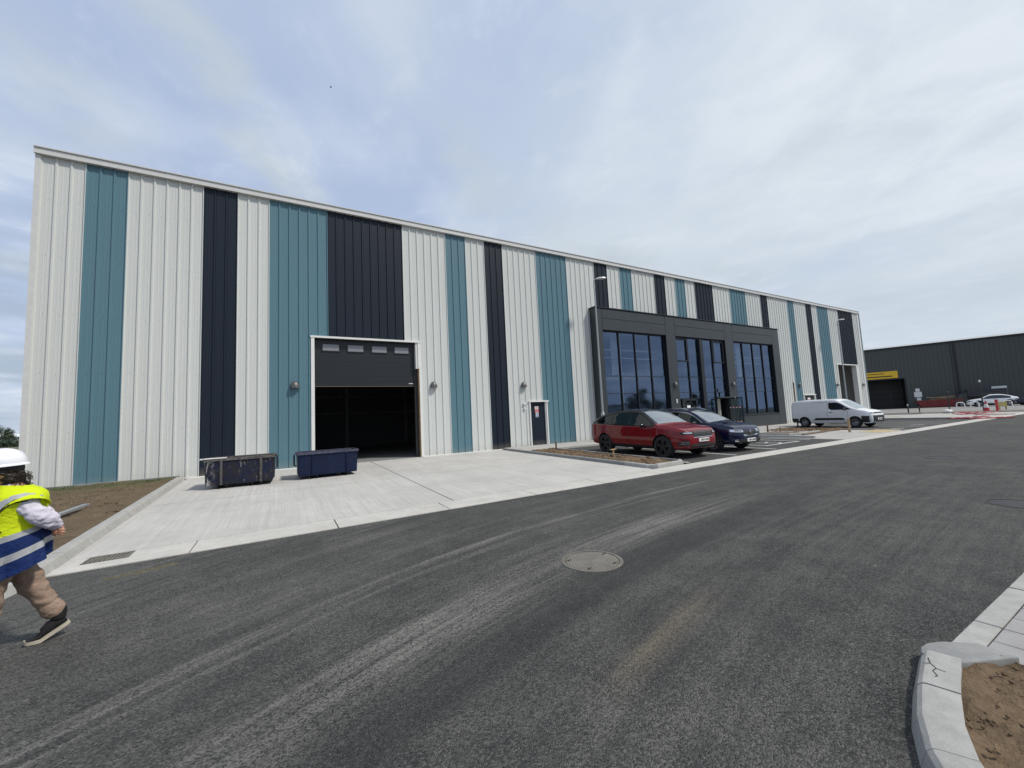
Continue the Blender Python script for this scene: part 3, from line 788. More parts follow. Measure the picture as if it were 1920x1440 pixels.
# open door leaf projecting from the right jamb
ol = part('entrance_door', M['anth'], (32.98,33.03,-1.42,-1.37,-1.38,.70),(32.98,33.03,-.50,-.46,-1.38,.70),(32.98,33.03,-1.37,-.50,.62,.70),(32.98,33.03,-1.37,-.50,-1.38,-1.25)); ol['label'] = 'glazed entrance door standing open'
part('pane', M['clear'], (33.0,33.01,-1.37,-.50,-1.25,.62), parent=ol)
mb = MB(); mr = MB()
for z in (-.28,.02+.0):
    pass
for z in (.0, -.95):
    for k in range(8):
        (mb if k % 2 else mr).box(32.985,32.996,-1.36+k*.106,-1.36+k*.106+.1,z,z+.06)
mb.build('safety_marking', M['white_pl'], ol); mr.build('safety_marking', M['red_pl'], ol)
part('handle', M['chrome'], (32.92,32.94,-1.30,-1.28,-.75,-.1),(32.94,32.98,-1.30,-1.28,-.72,-.70),(32.94,32.98,-1.30,-1.28,-.15,-.13), parent=ol)
part('door_hood', M['cassette'], (31.9,33.12,-.52,-.30,.70,.78))
part('lobby_wall', simple('beige_plaster', (.45,.43,.38), .8), (32.12,32.75,-.02,.06,-1.4,.69))
# rooms behind the glass
part('room_wall', M['int_wall'], (20.75,41.15,7.0,7.1,-1.44,6.2))
part('room_ceiling', M['white_steel'], (20.75,41.15,.1,7.0,5.3,5.4))
part('upper_floor', M['int_wall'], (20.75,41.15,.3,7.0,1.95,2.25))
mb = MB()
for x in (24.3,25.0+1.9,35.9,38.6,30.6):
    cb = MB(); cb.box(x-.11,x+.11,.7,.95,-1.44,5.3); cb.build('white_column', M['white_steel'], W)
for x0, x1 in ((21.6,27.3),(34.0,40.0)):
    for z in (3.25,3.72):
        cb = MB(); cb.box(x0,x1,.25,.30,z,z+.05); cb.build('white_rail', M['white_steel'], W)
part('blind', M['white_steel'], (23.4,24.15,.5,.52,2.3,5.2),(36.0,36.5,.5,.52,2.3,5.2))

# wall lamps
def lamp_proto():
    t = empty('wall_lamp', (0,0,0))
    b = MB(); b.box(-.06,.06,-.03,0,-.06,.10); b.build('back_plate', M['anth'], t)
    b = MB(); secs = []
    for i in range(9):
        a = math.pi/2*i/8; r = .165*math.cos(a)+.004; h = .26*math.sin(a)-.09
        secs.append([(r*math.cos(u), -.03-.9*r*math.sin(u)-.0, h) for u in [math.pi*k/12 for k in range(13)]])
    b.loft(secs, False); b.build('hood', simple('lamp_housing', (.10,.10,.10), .4, .3), t, smooth=True, fix=False)
    b = MB(); b.add([(.12*math.cos(math.pi*k/12), -.03-.11*math.sin(math.pi*k/12), -.085) for k in range(13)], [tuple(range(13))]); b.build('lens', M['door_pane'], t)
    return t
lp = lamp_proto()
LAMPS = [(6.83,-.035,1.62,'dark half dome wall lamp on the teal stripe left of the open roller door'),
 (12.22,-.035,1.62,'dark half dome wall lamp on white cladding right of the open roller door'),
 (16.86,-.035,1.62,'dark half dome wall lamp on white cladding above left of the personnel door'),
 (27.6,-.50,1.62,'dome wall lamp on the first dark column of the glazed entrance'),
 (33.65,-.50,1.62,'dome wall lamp on the second dark column of the glazed entrance'),
 (43.53,-.035,1.62,'dark wall lamp on the narrow teal stripe above the white van'),
 (50.2,-.035,1.62,'dark wall lamp just left of the far tall doorway'),
 (55.6,-.035,1.62,'dark wall lamp at the far right corner of the striped warehouse')]
for i, (x, y, z, lab) in enumerate(LAMPS):
    o = lp if i == 0 else copy_tree(lp)
    o.location = (x, y, z); tag(o, lab, 'wall lamp', 'half dome lamps on the warehouse front')
el = MB(); el.box(-.045,.045,-.06,0,-.13,.13); o = el.build('bulkhead_light', M['white_pl']); bevel(o, .02, 3); o.location = (27.6,-.50,.58)
tag(o, 'small white oblong bulkhead light on the dark entrance column', 'bulkhead light')
el = MB(); el.lathe([(.02,-.1),(.045,-.06),(.045,.03),(.02,.08)]); o = el.build('door_camera', M['white_pl'], smooth=True); o.location = (33.6,-.56,.68)
tag(o, 'small white camera on the column beside the open glass door', 'camera')
# capped pipe stubs at the wall foot
def stub(x, y, lab):
    b = MB(); z = zg(x, y)
    b.tube([(0,0,-.1),(0,0,.34),(-.02,0,.39),(-.07,0,.41),(-.12,0,.40)], .03, 10)
    o = b.build('pipe_stub', M['black'], smooth=True); o.location = (x, y, z); tag(o, lab, 'pipe stub', 'black pipe stubs at the wall foot')
stub(21.0,-.35,'black bent pipe stub at the wall foot behind the red car')
stub(41.2,-.5,'black bent pipe stub at the wall foot behind the white van')
# ------------------------------------------------------------------ vehicles
def curve(pts):
    xs = [p[0] for p in pts]; ys = [p[1] for p in pts]
    n = len(xs)
    d = [(ys[i+1]-ys[i])/(xs[i+1]-xs[i]) for i in range(n-1)]
    m = [d[0]]+[0 if d[i-1]*d[i] <= 0 else 2*d[i-1]*d[i]/(d[i-1]+d[i]) for i in range(1, n-1)]+[d[-1]]
    def f(x):
        if x <= xs[0]: return ys[0]
        if x >= xs[-1]: return ys[-1]
        for i in range(n-1):
            if x <= xs[i+1]:
                h = xs[i+1]-xs[i]; t = (x-xs[i])/h
                return ((1+2*t)*(1-t)**2*ys[i]+t*(1-t)**2*h*m[i]+t*t*(3-2*t)*ys[i+1]+t*t*(t-1)*h*m[i+1])
    return f
class Car:
    def __init__(s, L, W, top, bot, plan, belt, tumble, mats, crown=.025, round_=.10):
        s.L, s.W = L, W; s.T = curve(top); s.B = curve(bot); s.P = curve(plan); s.belt = curve(belt); s.tum = tumble
        s.mats = mats; s.crown = crown; s.rd = round_
    def section(s, x):
        T, B, P = s.T(x), s.B(x), s.P(x)*s.W/2
        be = min(s.belt(x), T-.06); 
        r = min(s.rd, (T-be)*.5)
        g = max(0, T-be-r)
        yb = .955*P; yt = yb-s.tum*g
        h = be-B
        pts = [(P*.80, B), (P*.93, B+h*.04), (P*.985, B+h*.20), (P*1.0, B+h*.45), (P*1.0, B+h*.62), (P*.988, B+h*.84), (yb+.010, be-.012), (yb-.012, be+.004)]
        pts += [(yb-s.tum*g*.5-.014, be+g*.5), (yt-.012, be+g)]
        pts += [(yt-.012-r*.22, be+g+r*.45), (yt-.012-r*.75, be+g+r*.86), (yt-.012-r*1.9, T)]
        yc = max(.02, yt-.012-r*1.9)
        pts += [(yc*.5, T+s.crown*.75), (0, T+s.crown)]
        return pts
    NB = 7
    def Y(s, x, z):
        p = s.section(x)[:13]
        if z <= p[0][1]: return p[0][0]
        for i in range(len(p)-1):
            if p[i][1] <= z <= p[i+1][1] and p[i+1][1] > p[i][1]:
                t = (z-p[i][1])/(p[i+1][1]-p[i][1]); return p[i][0]+t*(p[i+1][0]-p[i][0])
        return p[-1][0]
    def F(s, y, z, front=True):
        # foremost x with (y,z) inside
        rng = range(0, 161); y = abs(y)
        last = None
        for k in rng:
            x = (s.L/2-k*.01) if front else (-s.L/2+k*.01)
            if s.B(x) <= z <= s.T(x)+s.crown and y <= s.Y(x, min(z, s.T(x))): return x
        return (s.L/2-1.6) if front else -(s.L/2-1.6)
    def build(s, root, wheels, arch_r, cabin_mat=None):
        n = 110; xs = []
        for i in range(n+1):
            t = i/n; xs.append(-s.L/2*math.cos(math.pi*t)*.5+(-s.L/2+s.L*t)*.5)
        def shell(lo, hi, name, mats, xsel=None, close_bottom=False):
            mb = MB(); secs = []
            for x in (xsel or xs):
                p = s.section(x)[lo:hi]
                secs.append([(x, -y, z) for y, z in p]+[(x, y, z) for y, z in reversed(p)] if hi < 15 else [(x, -y, z) for y, z in p]+[(x, y, z) for y, z in reversed(p[:-1])])
            mb.loft(secs, True, True)
            return mb.build(name, mats, root, smooth=True, angle=32)
        body = shell(0, 15, 'body', [s.mats['paint'], M['black']])
        # wheel arches
        for (wx, wr) in wheels:
            for sd in (-1, 1):
                c = MB(); c.lathe([(arch_r, -.36), (arch_r, .36)], (wx, sd*(s.W/2-.02), wr), 'y', 40)
                co = c.build('cutter', M['black'])
                md = body.modifiers.new('b', 'BOOLEAN'); md.operation = 'DIFFERENCE'; md.object = co; md.solver = 'EXACT'; md.material_mode = 'TRANSFER'
                dg = bpy.context.evaluated_depsgraph_get(); dg.update()
                me = bpy.data.meshes.new_from_object(body.evaluated_get(dg)); body.modifiers.clear()
                body.data = me; me.name = 'body'
                bpy.data.objects.remove(co)
        me = body.data
        me.polygons.foreach_set('use_smooth', [True]*len(me.polygons)); me.set_sharp_from_angle(angle=R(30))
        s.body = body
        return body
    def side(s, name, mat, x0, x1, lo, hi, root, off=.007, sides=(-1, 1), nx=24, nz=6, label=None, th=0):
        lo = lo if callable(lo) else (lambda x, v=lo: v); hi = hi if callable(hi) else (lambda x, v=hi: v)
        out = []
        for sd in sides:
            mb = MB()
            for i in range(nx+1):
                x = x0+(x1-x0)*i/nx; a, b = lo(x), hi(x)
                for j in range(nz+1):
                    z = a+(b-a)*j/nz
                    mb.v.append((x, sd*(s.Y(x, z)+off), z))
            for i in range(nx):
                for j in range(nz): a = i*(nz+1)+j; mb.f.append([a,a+1,a+nz+2,a+nz+1][::sd]); mb.m.append(0)
            # rim so that the piece has thickness
            ring = [i*(nz+1) for i in range(nx+1)]+[nx*(nz+1)+j for j in range(1, nz+1)]+[i*(nz+1)+nz for i in range(nx-1, -1, -1)]+[j for j in range(nz-1, 0, -1)]
            b0 = len(mb.v)
            for r_ in ring:
                p = mb.v[r_]; mb.v.append((p[0], p[1]-sd*(off+.012), p[2]))
            for k in range(len(ring)):
                k2 = (k+1) % len(ring); mb.f.append([ring[k], ring[k2], b0+k2, b0+k]); mb.m.append(0)
            out.append(mb.build(name, mat, root, smooth=True, angle=40, fix=False))
        return out
    def front(s, name, mat, y0, y1, lo, hi, root, off=.008, fr_=True, n=14, m=6, mirror=False):
        lo = lo if callable(lo) else (lambda x, v=lo: v); hi = hi if callable(hi) else (lambda x, v=hi: v)
        sg = 1 if fr_ else -1; out = []
        for q in ((1, -1) if mirror else (1,)):
            mb = MB()
            for i in range(n+1):
                y = y0+(y1-y0)*i/n; a, b = lo(y), hi(y)
                for j in range(m+1):
                    z = a+(b-a)*j/m; x = s.F(y, z, fr_)
                    mb.v.append((x+sg*off, q*y, z))
            k = (n+1)*(m+1)
            for p in list(mb.v): mb.v.append((p[0]-sg*(off+.015), p[1]*.995, p[2]))
            for i in range(n):
                for j in range(m): a = i*(m+1)+j; mb.f.append([a,a+1,a+m+2,a+m+1]); mb.m.append(0)
            ring = [i*(m+1) for i in range(n+1)]+[n*(m+1)+j for j in range(1, m+1)]+[i*(m+1)+m for i in range(n-1, -1, -1)]+[j for j in range(m-1, 0, -1)]
            for t in range(len(ring)):
                t2 = (t+1) % len(ring); mb.f.append([ring[t], ring[t2], k+ring[t2], k+ring[t]]); mb.m.append(0)
            out.append(mb.build(name, mat, root, smooth=True, angle=40, fix=False))
        return out
    def topdecal(s, name, mat, x0, x1, yw0, yw1, root, off=.008, n=14):
        """sheet following the top surface between x0 and x1 (windscreen, rear glass)"""
        mb = MB()
        for i in range(n+1):
            t = i/n; x = x0+(x1-x0)*t; hw = yw0+(yw1-yw0)*t
            p = s.section(x); T = s.T(x)
            dT = (s.T(x+.02)-s.T(x-.02))/.04; nl = math.hypot(1, dT)
            for j in range(13):
                u = (j/12*2-1); y = hw*u
                # height on section
                top = p[9:]; z = T+s.crown
                for a in range(len(top)-1):
                    if top[a+1][0] <= abs(y) <= top[a][0] and top[a][0] > top[a+1][0]:
                        q = (abs(y)-top[a+1][0])/(top[a][0]-top[a+1][0]); z = top[a+1][1]+q*(top[a][1]-top[a+1][1])
                mb.v.append((x-dT/nl*off, y, z+off/nl))
        for i in range(n):
            for j in range(12): a = i*13+j; mb.f.append([a,a+1,a+14,a+13]); mb.m.append(0)
        return mb.build(name, mat, root, smooth=True, angle=180, fix=False)

def wheel(root, x, y, r, w, rimmat, style, side):
    wh = empty('wheel', (x, y, r)); wh.parent = root
    b = MB(); rr = r*.69 if style != 'steel' else r*.62
    b.lathe([(rr, -w/2+.01), (r*.93, -w/2), (r*.985, -w/2+.025), (r, -w/2+.06), (r, w/2-.06), (r*.985, w/2-.025), (r*.93, w/2), (rr, w/2-.01)], axis='y', n=40, cap=False)
    ty = b.build('tyre', M['rubber'], wh, smooth=True, angle=50)
    b = MB(); o = side*(w/2-.02)
    b.lathe([(rr, -w/2+.01), (rr+.004, o), (rr-.018, o), (rr-.03, side*.02)], axis='y', n=40, cap=False)
    if style == 'steel':
        b.lathe([(rr-.02, side*.02), (rr*.78, side*.045), (rr*.5, side*.03), (rr*.25, side*.06), (.001, side*.06)], axis='y', n=32)
        for k in range(14):
            a = 2*math.pi*k/14
        rim = b.build('rim', rimmat, wh, smooth=True, angle=40)
        b = MB()
        for k in range(12):
            a = 2*math.pi*k/12; c, s_ = math.cos(a)*rr*.68, math.sin(a)*rr*.68
            b.lathe([(.022, side*.035), (.022, side*.052)], (c, 0, s_), 'y', 10)
        b.build('vent', M['black'], wh)
        return wh
    rim = b.build('rim', rimmat, wh, smooth=True, angle=40)
    b = MB(); ns = 5 if style == 'five' else 10
    for k in range(ns):
        a0 = 2*math.pi*k/ns+.3
        hw0, hw1 = (.055, .085) if style == 'five' else (.018, .026)
        for q in ((0,) if style == 'five' else (-.0,)):
            A = a0+q; d = Vector((math.cos(A), 0, math.sin(A))); p = Vector((-math.sin(A), 0, math.cos(A)))
            secs = []
            for rad, hw in ((rr*.12, hw0), (rr*.55, (hw0+hw1)/2*.8), (rr-.012, hw1)):
                c = d*rad; yy = side*(w/2-.035 if rad > rr*.3 else w/2-.045)
                secs.append([tuple(c+p*hw+Vector((0, yy-side*.03, 0))), tuple(c+p*hw*.7+Vector((0, yy, 0))), tuple(c-p*hw*.7+Vector((0, yy, 0))), tuple(c-p*hw+Vector((0, yy-side*.03, 0)))])
            b.loft(secs)
    b.lathe([(rr*.2, side*(w/2-.07)), (rr*.17, side*(w/2-.03)), (.001, side*(w/2-.028))], axis='y', n=16)
    b.build('spokes', rimmat, wh, smooth=True, angle=40)
    b = MB(); b.lathe([(rr-.02, side*.0), (.001, side*.0)], axis='y', n=24, cap=False); b.build('brake_disc', M['black'], wh)
    return wh

def plate(c, z, root, front=True, w=.26, glyph=True):
    x = c.F(0, z, front); sg = 1 if front else -1
    pl = MB(); pl.box(min(x+.004*sg, x+.03*sg), max(x+.004*sg, x+.03*sg), -w, w, z-.057, z+.057)
    o = pl.build('number_plate', M['white_pl'], root)
    g = MB(); X = x+.0315*sg
    pos = -w+.09
    for k, wd in enumerate((.035,.035,.03,0,.035,0,.035,.035,.035,.035)):
        if wd: g.box(X-.0012, X+.0012, -sg*-1*(pos)-.0 if False else pos, pos+wd, z-.03, z+.03)
        pos += wd+.014 if wd else .02
    g.build('plate_characters', M['ink'], o)
    b = MB(); b.box(X-.001, X+.001, -w+.006, -w+.05, z-.05, z+.05)
    return o
def mirrors(c, x, z, mat, root, s_=1):
    for sd in (-1, 1):
        y = c.Y(x, z); b = MB()
        secs = []
        for k in range(7):
            a = math.pi*k/6-math.pi/2; r = math.cos(a)
            r = max(.25, r**.5 if r > 0 else .25)
            yy = y+.04+(.10+.10*math.sin(a))*s_
            secs.append([(x+.06*r*math.cos(u)-.015*k*.3, sd*yy, z+.02+.075*r*s_*math.sin(u)) for u in [2*math.pi*q/12 for q in range(12)]])
        b.loft(secs); b.box(x-.03, x+.03, min(sd*(y-.03), sd*(y+.09)), max(sd*(y-.03), sd*(y+.09)), z-.03, z+.0)
        b.build('door_mirror', mat, root, smooth=True, angle=50)

def interior(c, x0, x1, z0, root):
    b = MB()
    for x in (x0, x1):
        for y in (-.38, .38):
            b.loft([[(x-.12-.2*t, y-.22, z0+t*.55), (x-.02-.2*t, y-.22, z0+t*.55), (x-.02-.2*t, y+.22, z0+t*.55), (x-.12-.2*t, y+.22, z0+t*.55)] for t in (0, 1)])
    b.build('seat', M['black'], root)
GL = None
def velar():
    root = empty('parked_car', (0,0,0))
    c = Car(4.80, 1.96,
        top=[(-2.40,.86),(-2.36,1.06),(-2.30,1.16),(-2.10,1.31),(-1.8,1.455),(-1.2,1.585),(-.5,1.645),(.0,1.635),(.35,1.575),(.8,1.355),(1.18,1.13),(1.30,1.08),(1.7,1.03),(2.05,.975),(2.25,.91),(2.36,.80),(2.40,.62)],
        bot=[(-2.40,.55),(-2.34,.40),(-2.1,.34),(-1.5,.30),(1.4,.28),(2.0,.30),(2.3,.32),(2.40,.40)],
        plan=[(-2.40,.72),(-2.34,.84),(-2.2,.91),(-1.9,.965),(-1.2,1.0),(.9,1.0),(1.6,.985),(2.0,.94),(2.22,.85),(2.34,.73),(2.40,.56)],
        belt=[(-2.4,1.14),(-1.0,1.085),(.6,1.04),(1.3,1.02),(2.4,.9)], tumble=.52, mats={'paint': M['p_red']})
    WX = ((-1.40,.375),(1.475,.375))
    c.build(root, WX, .425)
    me = c.body.data; me.materials.append(M['p_black']); ki = len(me.materials)-1
    for p in me.polygons:
        x, z = p.center.x, p.center.z
        if z > c.belt(x)+.0 and c.T(x) > c.belt(x)+.075 and x < 1.16: p.material_index = ki
    bl = lambda x: c.belt(x)+.012
    # black roof skin and pillars as one dark cabin band
    rh = lambda x: c.T(x)-.012
    0 and c.side('pillar', M['p_black'], -2.22, 1.12, lambda x: min(bl(x), c.T(x)-.05), lambda x: max(min(bl(x), c.T(x)-.05)+.01, c.T(x)-.02), root, .004, nx=40)
    wt = lambda x: c.T(x)-.12
    c.side('side_window', M['car_glass'], -1.86, -1.05, lambda x: bl(x)+.03, lambda x: max(bl(x)+.035, min(wt(x)-.01, bl(x)+.03+(x+1.88)*.8)), root, .010)
    c.side('side_window', M['car_glass'], -1.0, -.12, lambda x: bl(x)+.025, lambda x: wt(x), root, .010)
    c.side('side_window', M['car_glass'], -.06, .98, lambda x: bl(x)+.02, lambda x: max(bl(x)+.025, min(wt(x), c.T(x)-.10)), root, .010)
    c.topdecal('windscreen', M['screen'], 1.20, .34, .76, .60, root, .010)
    # door shut lines, sill, arches
    for x in (-1.02, -.09, 1.02): c.side('shut_line', M['black'], x-.006, x+.006, .42, lambda x_: bl(x_)-.02, root, .0035, nx=1, nz=14)
    c.side('sill', M['black'], -.98, 1.05, .285, .40, root, .012)
    c.side('lower_trim', M['chrome'], .62, 1.06, .965, .985, root, .006, nx=6, nz=1)
    for x in (-.78, .12): c.side('door_handle', M['p_red'], x, x+.2, .905, .935, root, .012, nx=6, nz=1)
    for wx, _ in WX:
        for sd in (-1, 1):
            b = MB(); secs = []
            for k in range(25):
                a = math.pi*k/24; 
                row = []
                for r_ in (.422, .470):
                    x = wx+math.cos(a)*r_; z = .375+math.sin(a)*r_
                    row.append((x, sd*(c.Y(max(-2.39, min(2.39, x)), z)+.010), z))
                secs.append(row)
            vs = [p for r_ in secs for p in r_]; b.add(vs, [(2*k, 2*k+1, 2*k+3, 2*k+2) for k in range(24)])
            b.build('arch_trim', M['black'] if False else M['p_red'], root, smooth=True, fix=False)
    for wx, r_ in WX:
        for sd in (-1, 1): wheel(root, wx, sd*(.98-.13), r_, .25, M['dalloy'], 'five', sd)
    # front
    c.front('grille', M['black'], -.46, .46, .70, lambda y: .90-.05*abs(y), root, .010, m=5)
    g = MB()
    for k in range(9):
        y = -.40+.1*k
        for z in (.74, .79, .84):
            x = c.F(y, z); g.box(x+.012, x+.02, y-.03, y+.03, z-.008, z+.008)
    g.build('grille_mesh', M['alloy'], root)
    c.front('grille_surround', M['chrome'], -.48, .48, .685, .70, root, .012, m=1); 
    c.front('headlight', M['black'], .49, .86, lambda y: .77+.05*(y-.5), lambda y: .88-.02*(y-.5), root, .008, mirror=True)
    c.front('headlight_lens', M['chrome'], .53, .80, lambda y: .81+.05*(y-.5), lambda y: .85, root, .014, mirror=True, m=2)
    c.front('bumper_intake', M['black'], -.62, .62, .36, lambda y: .50-.04*abs(y), root, .008)
    c.front('skid_strip', M['alloy'], -.62, .62, .325, .35, root, .012, m=1)
    c.front('side_intake', M['black'], .66, .90, .43, .60, root, .009, mirror=True, n=8)
    for z in (.485, .535): c.front('intake_blade', M['alloy'], .68, .86, z, z+.012, root, .016, mirror=True, n=6, m=1)
    c.front('rear_light', M['dred'], .30, .62, .93, 1.0, root, .008, fr_=False, mirror=True)
    plate(c, .60, root)
    mirrors(c, .72, 1.06, M['p_black'], root)
    interior(c, .25, -.7, .8, root)
    return root

def kadjar():
    root = empty('parked_car', (0,0,0))
    c = Car(4.45, 1.86,
        top=[(-2.22,.80),(-2.18,1.05),(-2.05,1.25),(-1.85,1.42),(-1.5,1.54),(-.9,1.60),(-.3,1.61),(.1,1.57),(.45,1.45),(.85,1.22),(1.12,1.07),(1.3,1.03),(1.7,.985),(2.0,.91),(2.14,.80),(2.2,.68),(2.225,.5)],
        bot=[(-2.22,.50),(-2.15,.34),(-1.5,.27),(1.4,.26),(1.9,.27),(2.15,.30),(2.225,.36)],
        plan=[(-2.22,.70),(-2.15,.85),(-1.9,.94),(-1.2,.99),(.8,1.0),(1.5,.99),(1.9,.94),(2.08,.84),(2.18,.70),(2.225,.50)],
        belt=[(-2.2,1.08),(-1.0,1.03),(.5,.98),(1.3,.95),(2.2,.80)], tumble=.48, mats={'paint': M['p_blue']})
    WX = ((-1.30,.345),(1.345,.345)); c.build(root, WX, .385)
    bl = lambda x: c.belt(x)+.012; wt = lambda x: c.T(x)-.115
    for a, b in ((-1.65,-1.10),(-1.05,-.12),(-.07,.88)):
        c.side('side_window', M['car_glass'], a, b, lambda x: bl(x)+.02, lambda x: max(bl(x)+.025, min(wt(x), bl(x)+.03+(x+1.72)*.9)), root, .008)
    tl = lambda x: max(bl(x)+.03, wt(x)+.004)
    c.side('window_trim', M['chrome'], -1.6, .92, lambda x: tl(x), lambda x: tl(x)+.022, root, .012, nx=40, nz=1)
    c.side('window_trim', M['chrome'], -1.6, .95, lambda x: bl(x)-.005, lambda x: bl(x)+.012, root, .012, nx=40, nz=1)
    c.topdecal('windscreen', M['screen'], 1.12, .18, .72, .58, root, .010)
    for sd in (-1, 1):
        b = MB(); b.tube([(x, sd*(c.Y(x, c.T(x)-.03)-.06), c.T(x)+.035*(1 if -1.5 < x < .0 else 0)+.005) for x in fr(-1.6, .15, 16)], .014, 8); b.build('roof_rail', M['chrome'], root, smooth=True)
    for x in (-1.05, -.09, .98): c.side('shut_line', M['black'], x-.006, x+.006, .40, lambda x_: bl(x_)-.02, root, .0035, nx=1, nz=14)
    c.side('sill', M['black'], -.92, .95, .265, .42, root, .012)
    for x in (-.85, .05): c.side('door_handle', M['chrome'], x, x+.18, .87, .895, root, .014, nx=6, nz=1)
    for wx, _ in WX:
        for sd in (-1, 1):
            b = MB(); secs = []
            for k in range(25):
                a = math.pi*k/24
                for r_ in (.383, .44):
                    x = wx+math.cos(a)*r_; z = .345+math.sin(a)*r_
                    secs.append((x, sd*(c.Y(max(-2.21, min(2.21, x)), z)+.012), z))
            b.add(secs, [(2*k, 2*k+1, 2*k+3, 2*k+2) for k in range(24)]); b.build('arch_trim', M['black'], root, smooth=True, fix=False)
    for wx, r_ in WX:
        for sd in (-1, 1): wheel(root, wx, sd*(.93-.12), r_, .225, M['alloy'], 'ten', sd)
    c.front('headlight', M['chrome'], .40, .84, lambda y: .70+.07*(y-.4), lambda y: .79+.06*(y-.4), root, .010, mirror=True)
    c.front('headlight_lens', M['black'], .50, .76, lambda y: .735+.06*(y-.4), lambda y: .77+.06*(y-.4), root, .016, mirror=True, m=2)
    c.front('grille', M['black'], -.40, .40, lambda y: .58+.10*abs(y), lambda y: .76, root, .010)
    c.front('grille_trim', M['chrome'], -.42, .42, lambda y: .55+.10*abs(y), lambda y: .58+.10*abs(y), root, .016, m=1)
    c.front('bumper_intake', M['black'], -.62, .62, .30, lambda y: .47, root, .010)
    c.front('fog_light', M['chrome'], .66, .76, .38, .46, root, .016, mirror=True, n=4, m=4)
    c.front('skid_plate', M['alloy'], .45, .64, lambda y: .29+.1*(y-.45), lambda y: .33+.15*(y-.45), root, .016, mirror=True, m=1)
    b = MB(); b.loft([[(c.F(0,.70)+.02+.02*q, y, z) for y, z in ((0,.615),(.045,.70),(0,.785),(-.045,.70))] for q in (0, 1)]); b.build('badge', M['chrome'], root)
    c.front('rear_light', M['dred'], .30, .60, .93, 1.0, root, .008, fr_=False, mirror=True)
    plate(c, .42, root)
    mirrors(c, .70, 1.03, M['black'], root)
    interior(c, .2, -.7, .75, root)
    return root

def van():
    root = empty('parked_van', (0,0,0))
    c = Car(4.75, 1.86,
        top=[(-2.375,1.55),(-2.35,1.70),(-2.2,1.785),(-1.6,1.82),(-.2,1.83),(.35,1.80),(.62,1.70),(1.1,1.40),(1.5,1.17),(1.62,1.12),(1.95,1.05),(2.2,.95),(2.33,.80),(2.375,.6)],
        bot=[(-2.375,.40),(-2.3,.30),(-1.5,.25),(1.4,.25),(2.1,.25),(2.375,.32)],
        plan=[(-2.375,.92),(-2.3,.96),(-2.0,.985),(-1.2,1.0),(1.0,1.0),(1.6,.98),(2.0,.94),(2.2,.86),(2.32,.74),(2.375,.58)],
        belt=[(-2.37,1.12),(1.0,1.10),(1.6,1.04),(2.37,.85)], tumble=.14, mats={'paint': M['p_white']}, round_=.13)
    WX = ((-1.50,.335),(1.475,.335)); c.build(root, WX, .385)
    wb = lambda x: 1.10+.05*max(0, (.0-x))*0+.0; 
    c.side('side_window', M['car_glass'], .02, 1.28, lambda x: 1.13 if x > .25 else 1.13+.12*(1-(x-.02)/.23)**2, lambda x: max(1.14, min(1.60, c.T(x)-.15)), root, .009, nx=30)
    c.topdecal('windscreen', M['screen'], 1.54, .64, .78, .66, root, .010)
    for x in (-.06, 1.12): c.side('shut_line', M['black'], x-.005, x+.005, .42, lambda x_: 1.09 if x_ > 0.5 else 1.62, root, .0035, nx=1, nz=14)
    c.side('shut_line', M['black'], -1.02, -.06, 1.64, 1.65, root, .0035, nx=10, nz=1)
    c.side('load_panel_swage', M['p_white'], -1.95, -.32, lambda x: 1.12+.10*max(0,(-1.6-x)/.35)**2, 1.14 if False else (lambda x: 1.15+.10*max(0,(-1.6-x)/.35)**2), root, .012, nx=20, nz=2)
    c.side('load_panel_swage', M['p_white'], -2.0, -.32, 1.60, 1.62, root, .010, nx=20, nz=2)
    c.side('rubbing_strip', M['black'], -.92, .95, lambda x: .46+.02, lambda x: .48+.14*min(1, (x+.92)/.16, (.95-x)/.10), root, .016, nx=40)
    c.side('door_handle', M['black'], .05, .27, .96, .99, root, .016, nx=6, nz=1)
    c.side('bumper', M['black'], 1.82, 2.20, .25, .72, root, .006)
    c.side('rear_bumper', M['black'], -2.36, -1.90, .30, .60, root, .010)
    for wx, r_ in WX:
        for sd in (-1, 1): wheel(root, wx, sd*(.93-.12), r_, .21, M['steelwheel'] if wx > 0 else M['steelwheel'], 'steel', sd)
    c.front('bumper', M['black'], -.90, .90, .33, .74, root, .010)
    c.front('grille', M['black'], -.46, .46, .84, lambda y: .93, root, .010)
    c.front('grille_bar', M['alloy'], -.40, .40, .885, .895, root, .018, m=1)
    c.front('headlight', M['chrome'], .47, .84, lambda y: .83+.05*(y-.47), lambda y: .93+.08*(y-.47), root, .012, mirror=True)
    c.front('headlight_lens', M['black'], .62, .78, lambda y: .86+.05*(y-.47), lambda y: .90+.08*(y-.47), root, .018, mirror=True, m=2)
    c.front('rear_light', M['dred'], .70, .80, 1.0, 1.4, root, .008, fr_=False, mirror=True, n=3)
    plate(c, .52, root)
    mirrors(c, 1.02, 1.16, M['black'], root, 1.15)
    interior(c, .2, .2, .8, root)
    return root
RZ = -math.pi/2
def put(o, x, y, rz, lab, cat, sc=(1,1,1)):
    o.scale = sc
    o.location = (x, y, zg(x, y)+.006); 
    o.rotation_euler = (0, math.atan2(-(zg(x, y-1.4)-zg(x, y+1.4)), 2.8)*1.0, rz); tag(o, lab, cat)
put(velar(), 18.36, -6.38, RZ+.0, 'red estate style car with black roof parked beside the soil bed', 'car', (.955,.98,1))
put(kadjar(), 21.02, -6.45, RZ+.0, 'dark blue family car with chrome window trim parked beside the red car', 'car', (1,1,.975))
put(van(), 36.6, -5.1, RZ-.07, 'small white panel van with black bumpers parked before the far tall doorway', 'van', (.915,.94,.95))
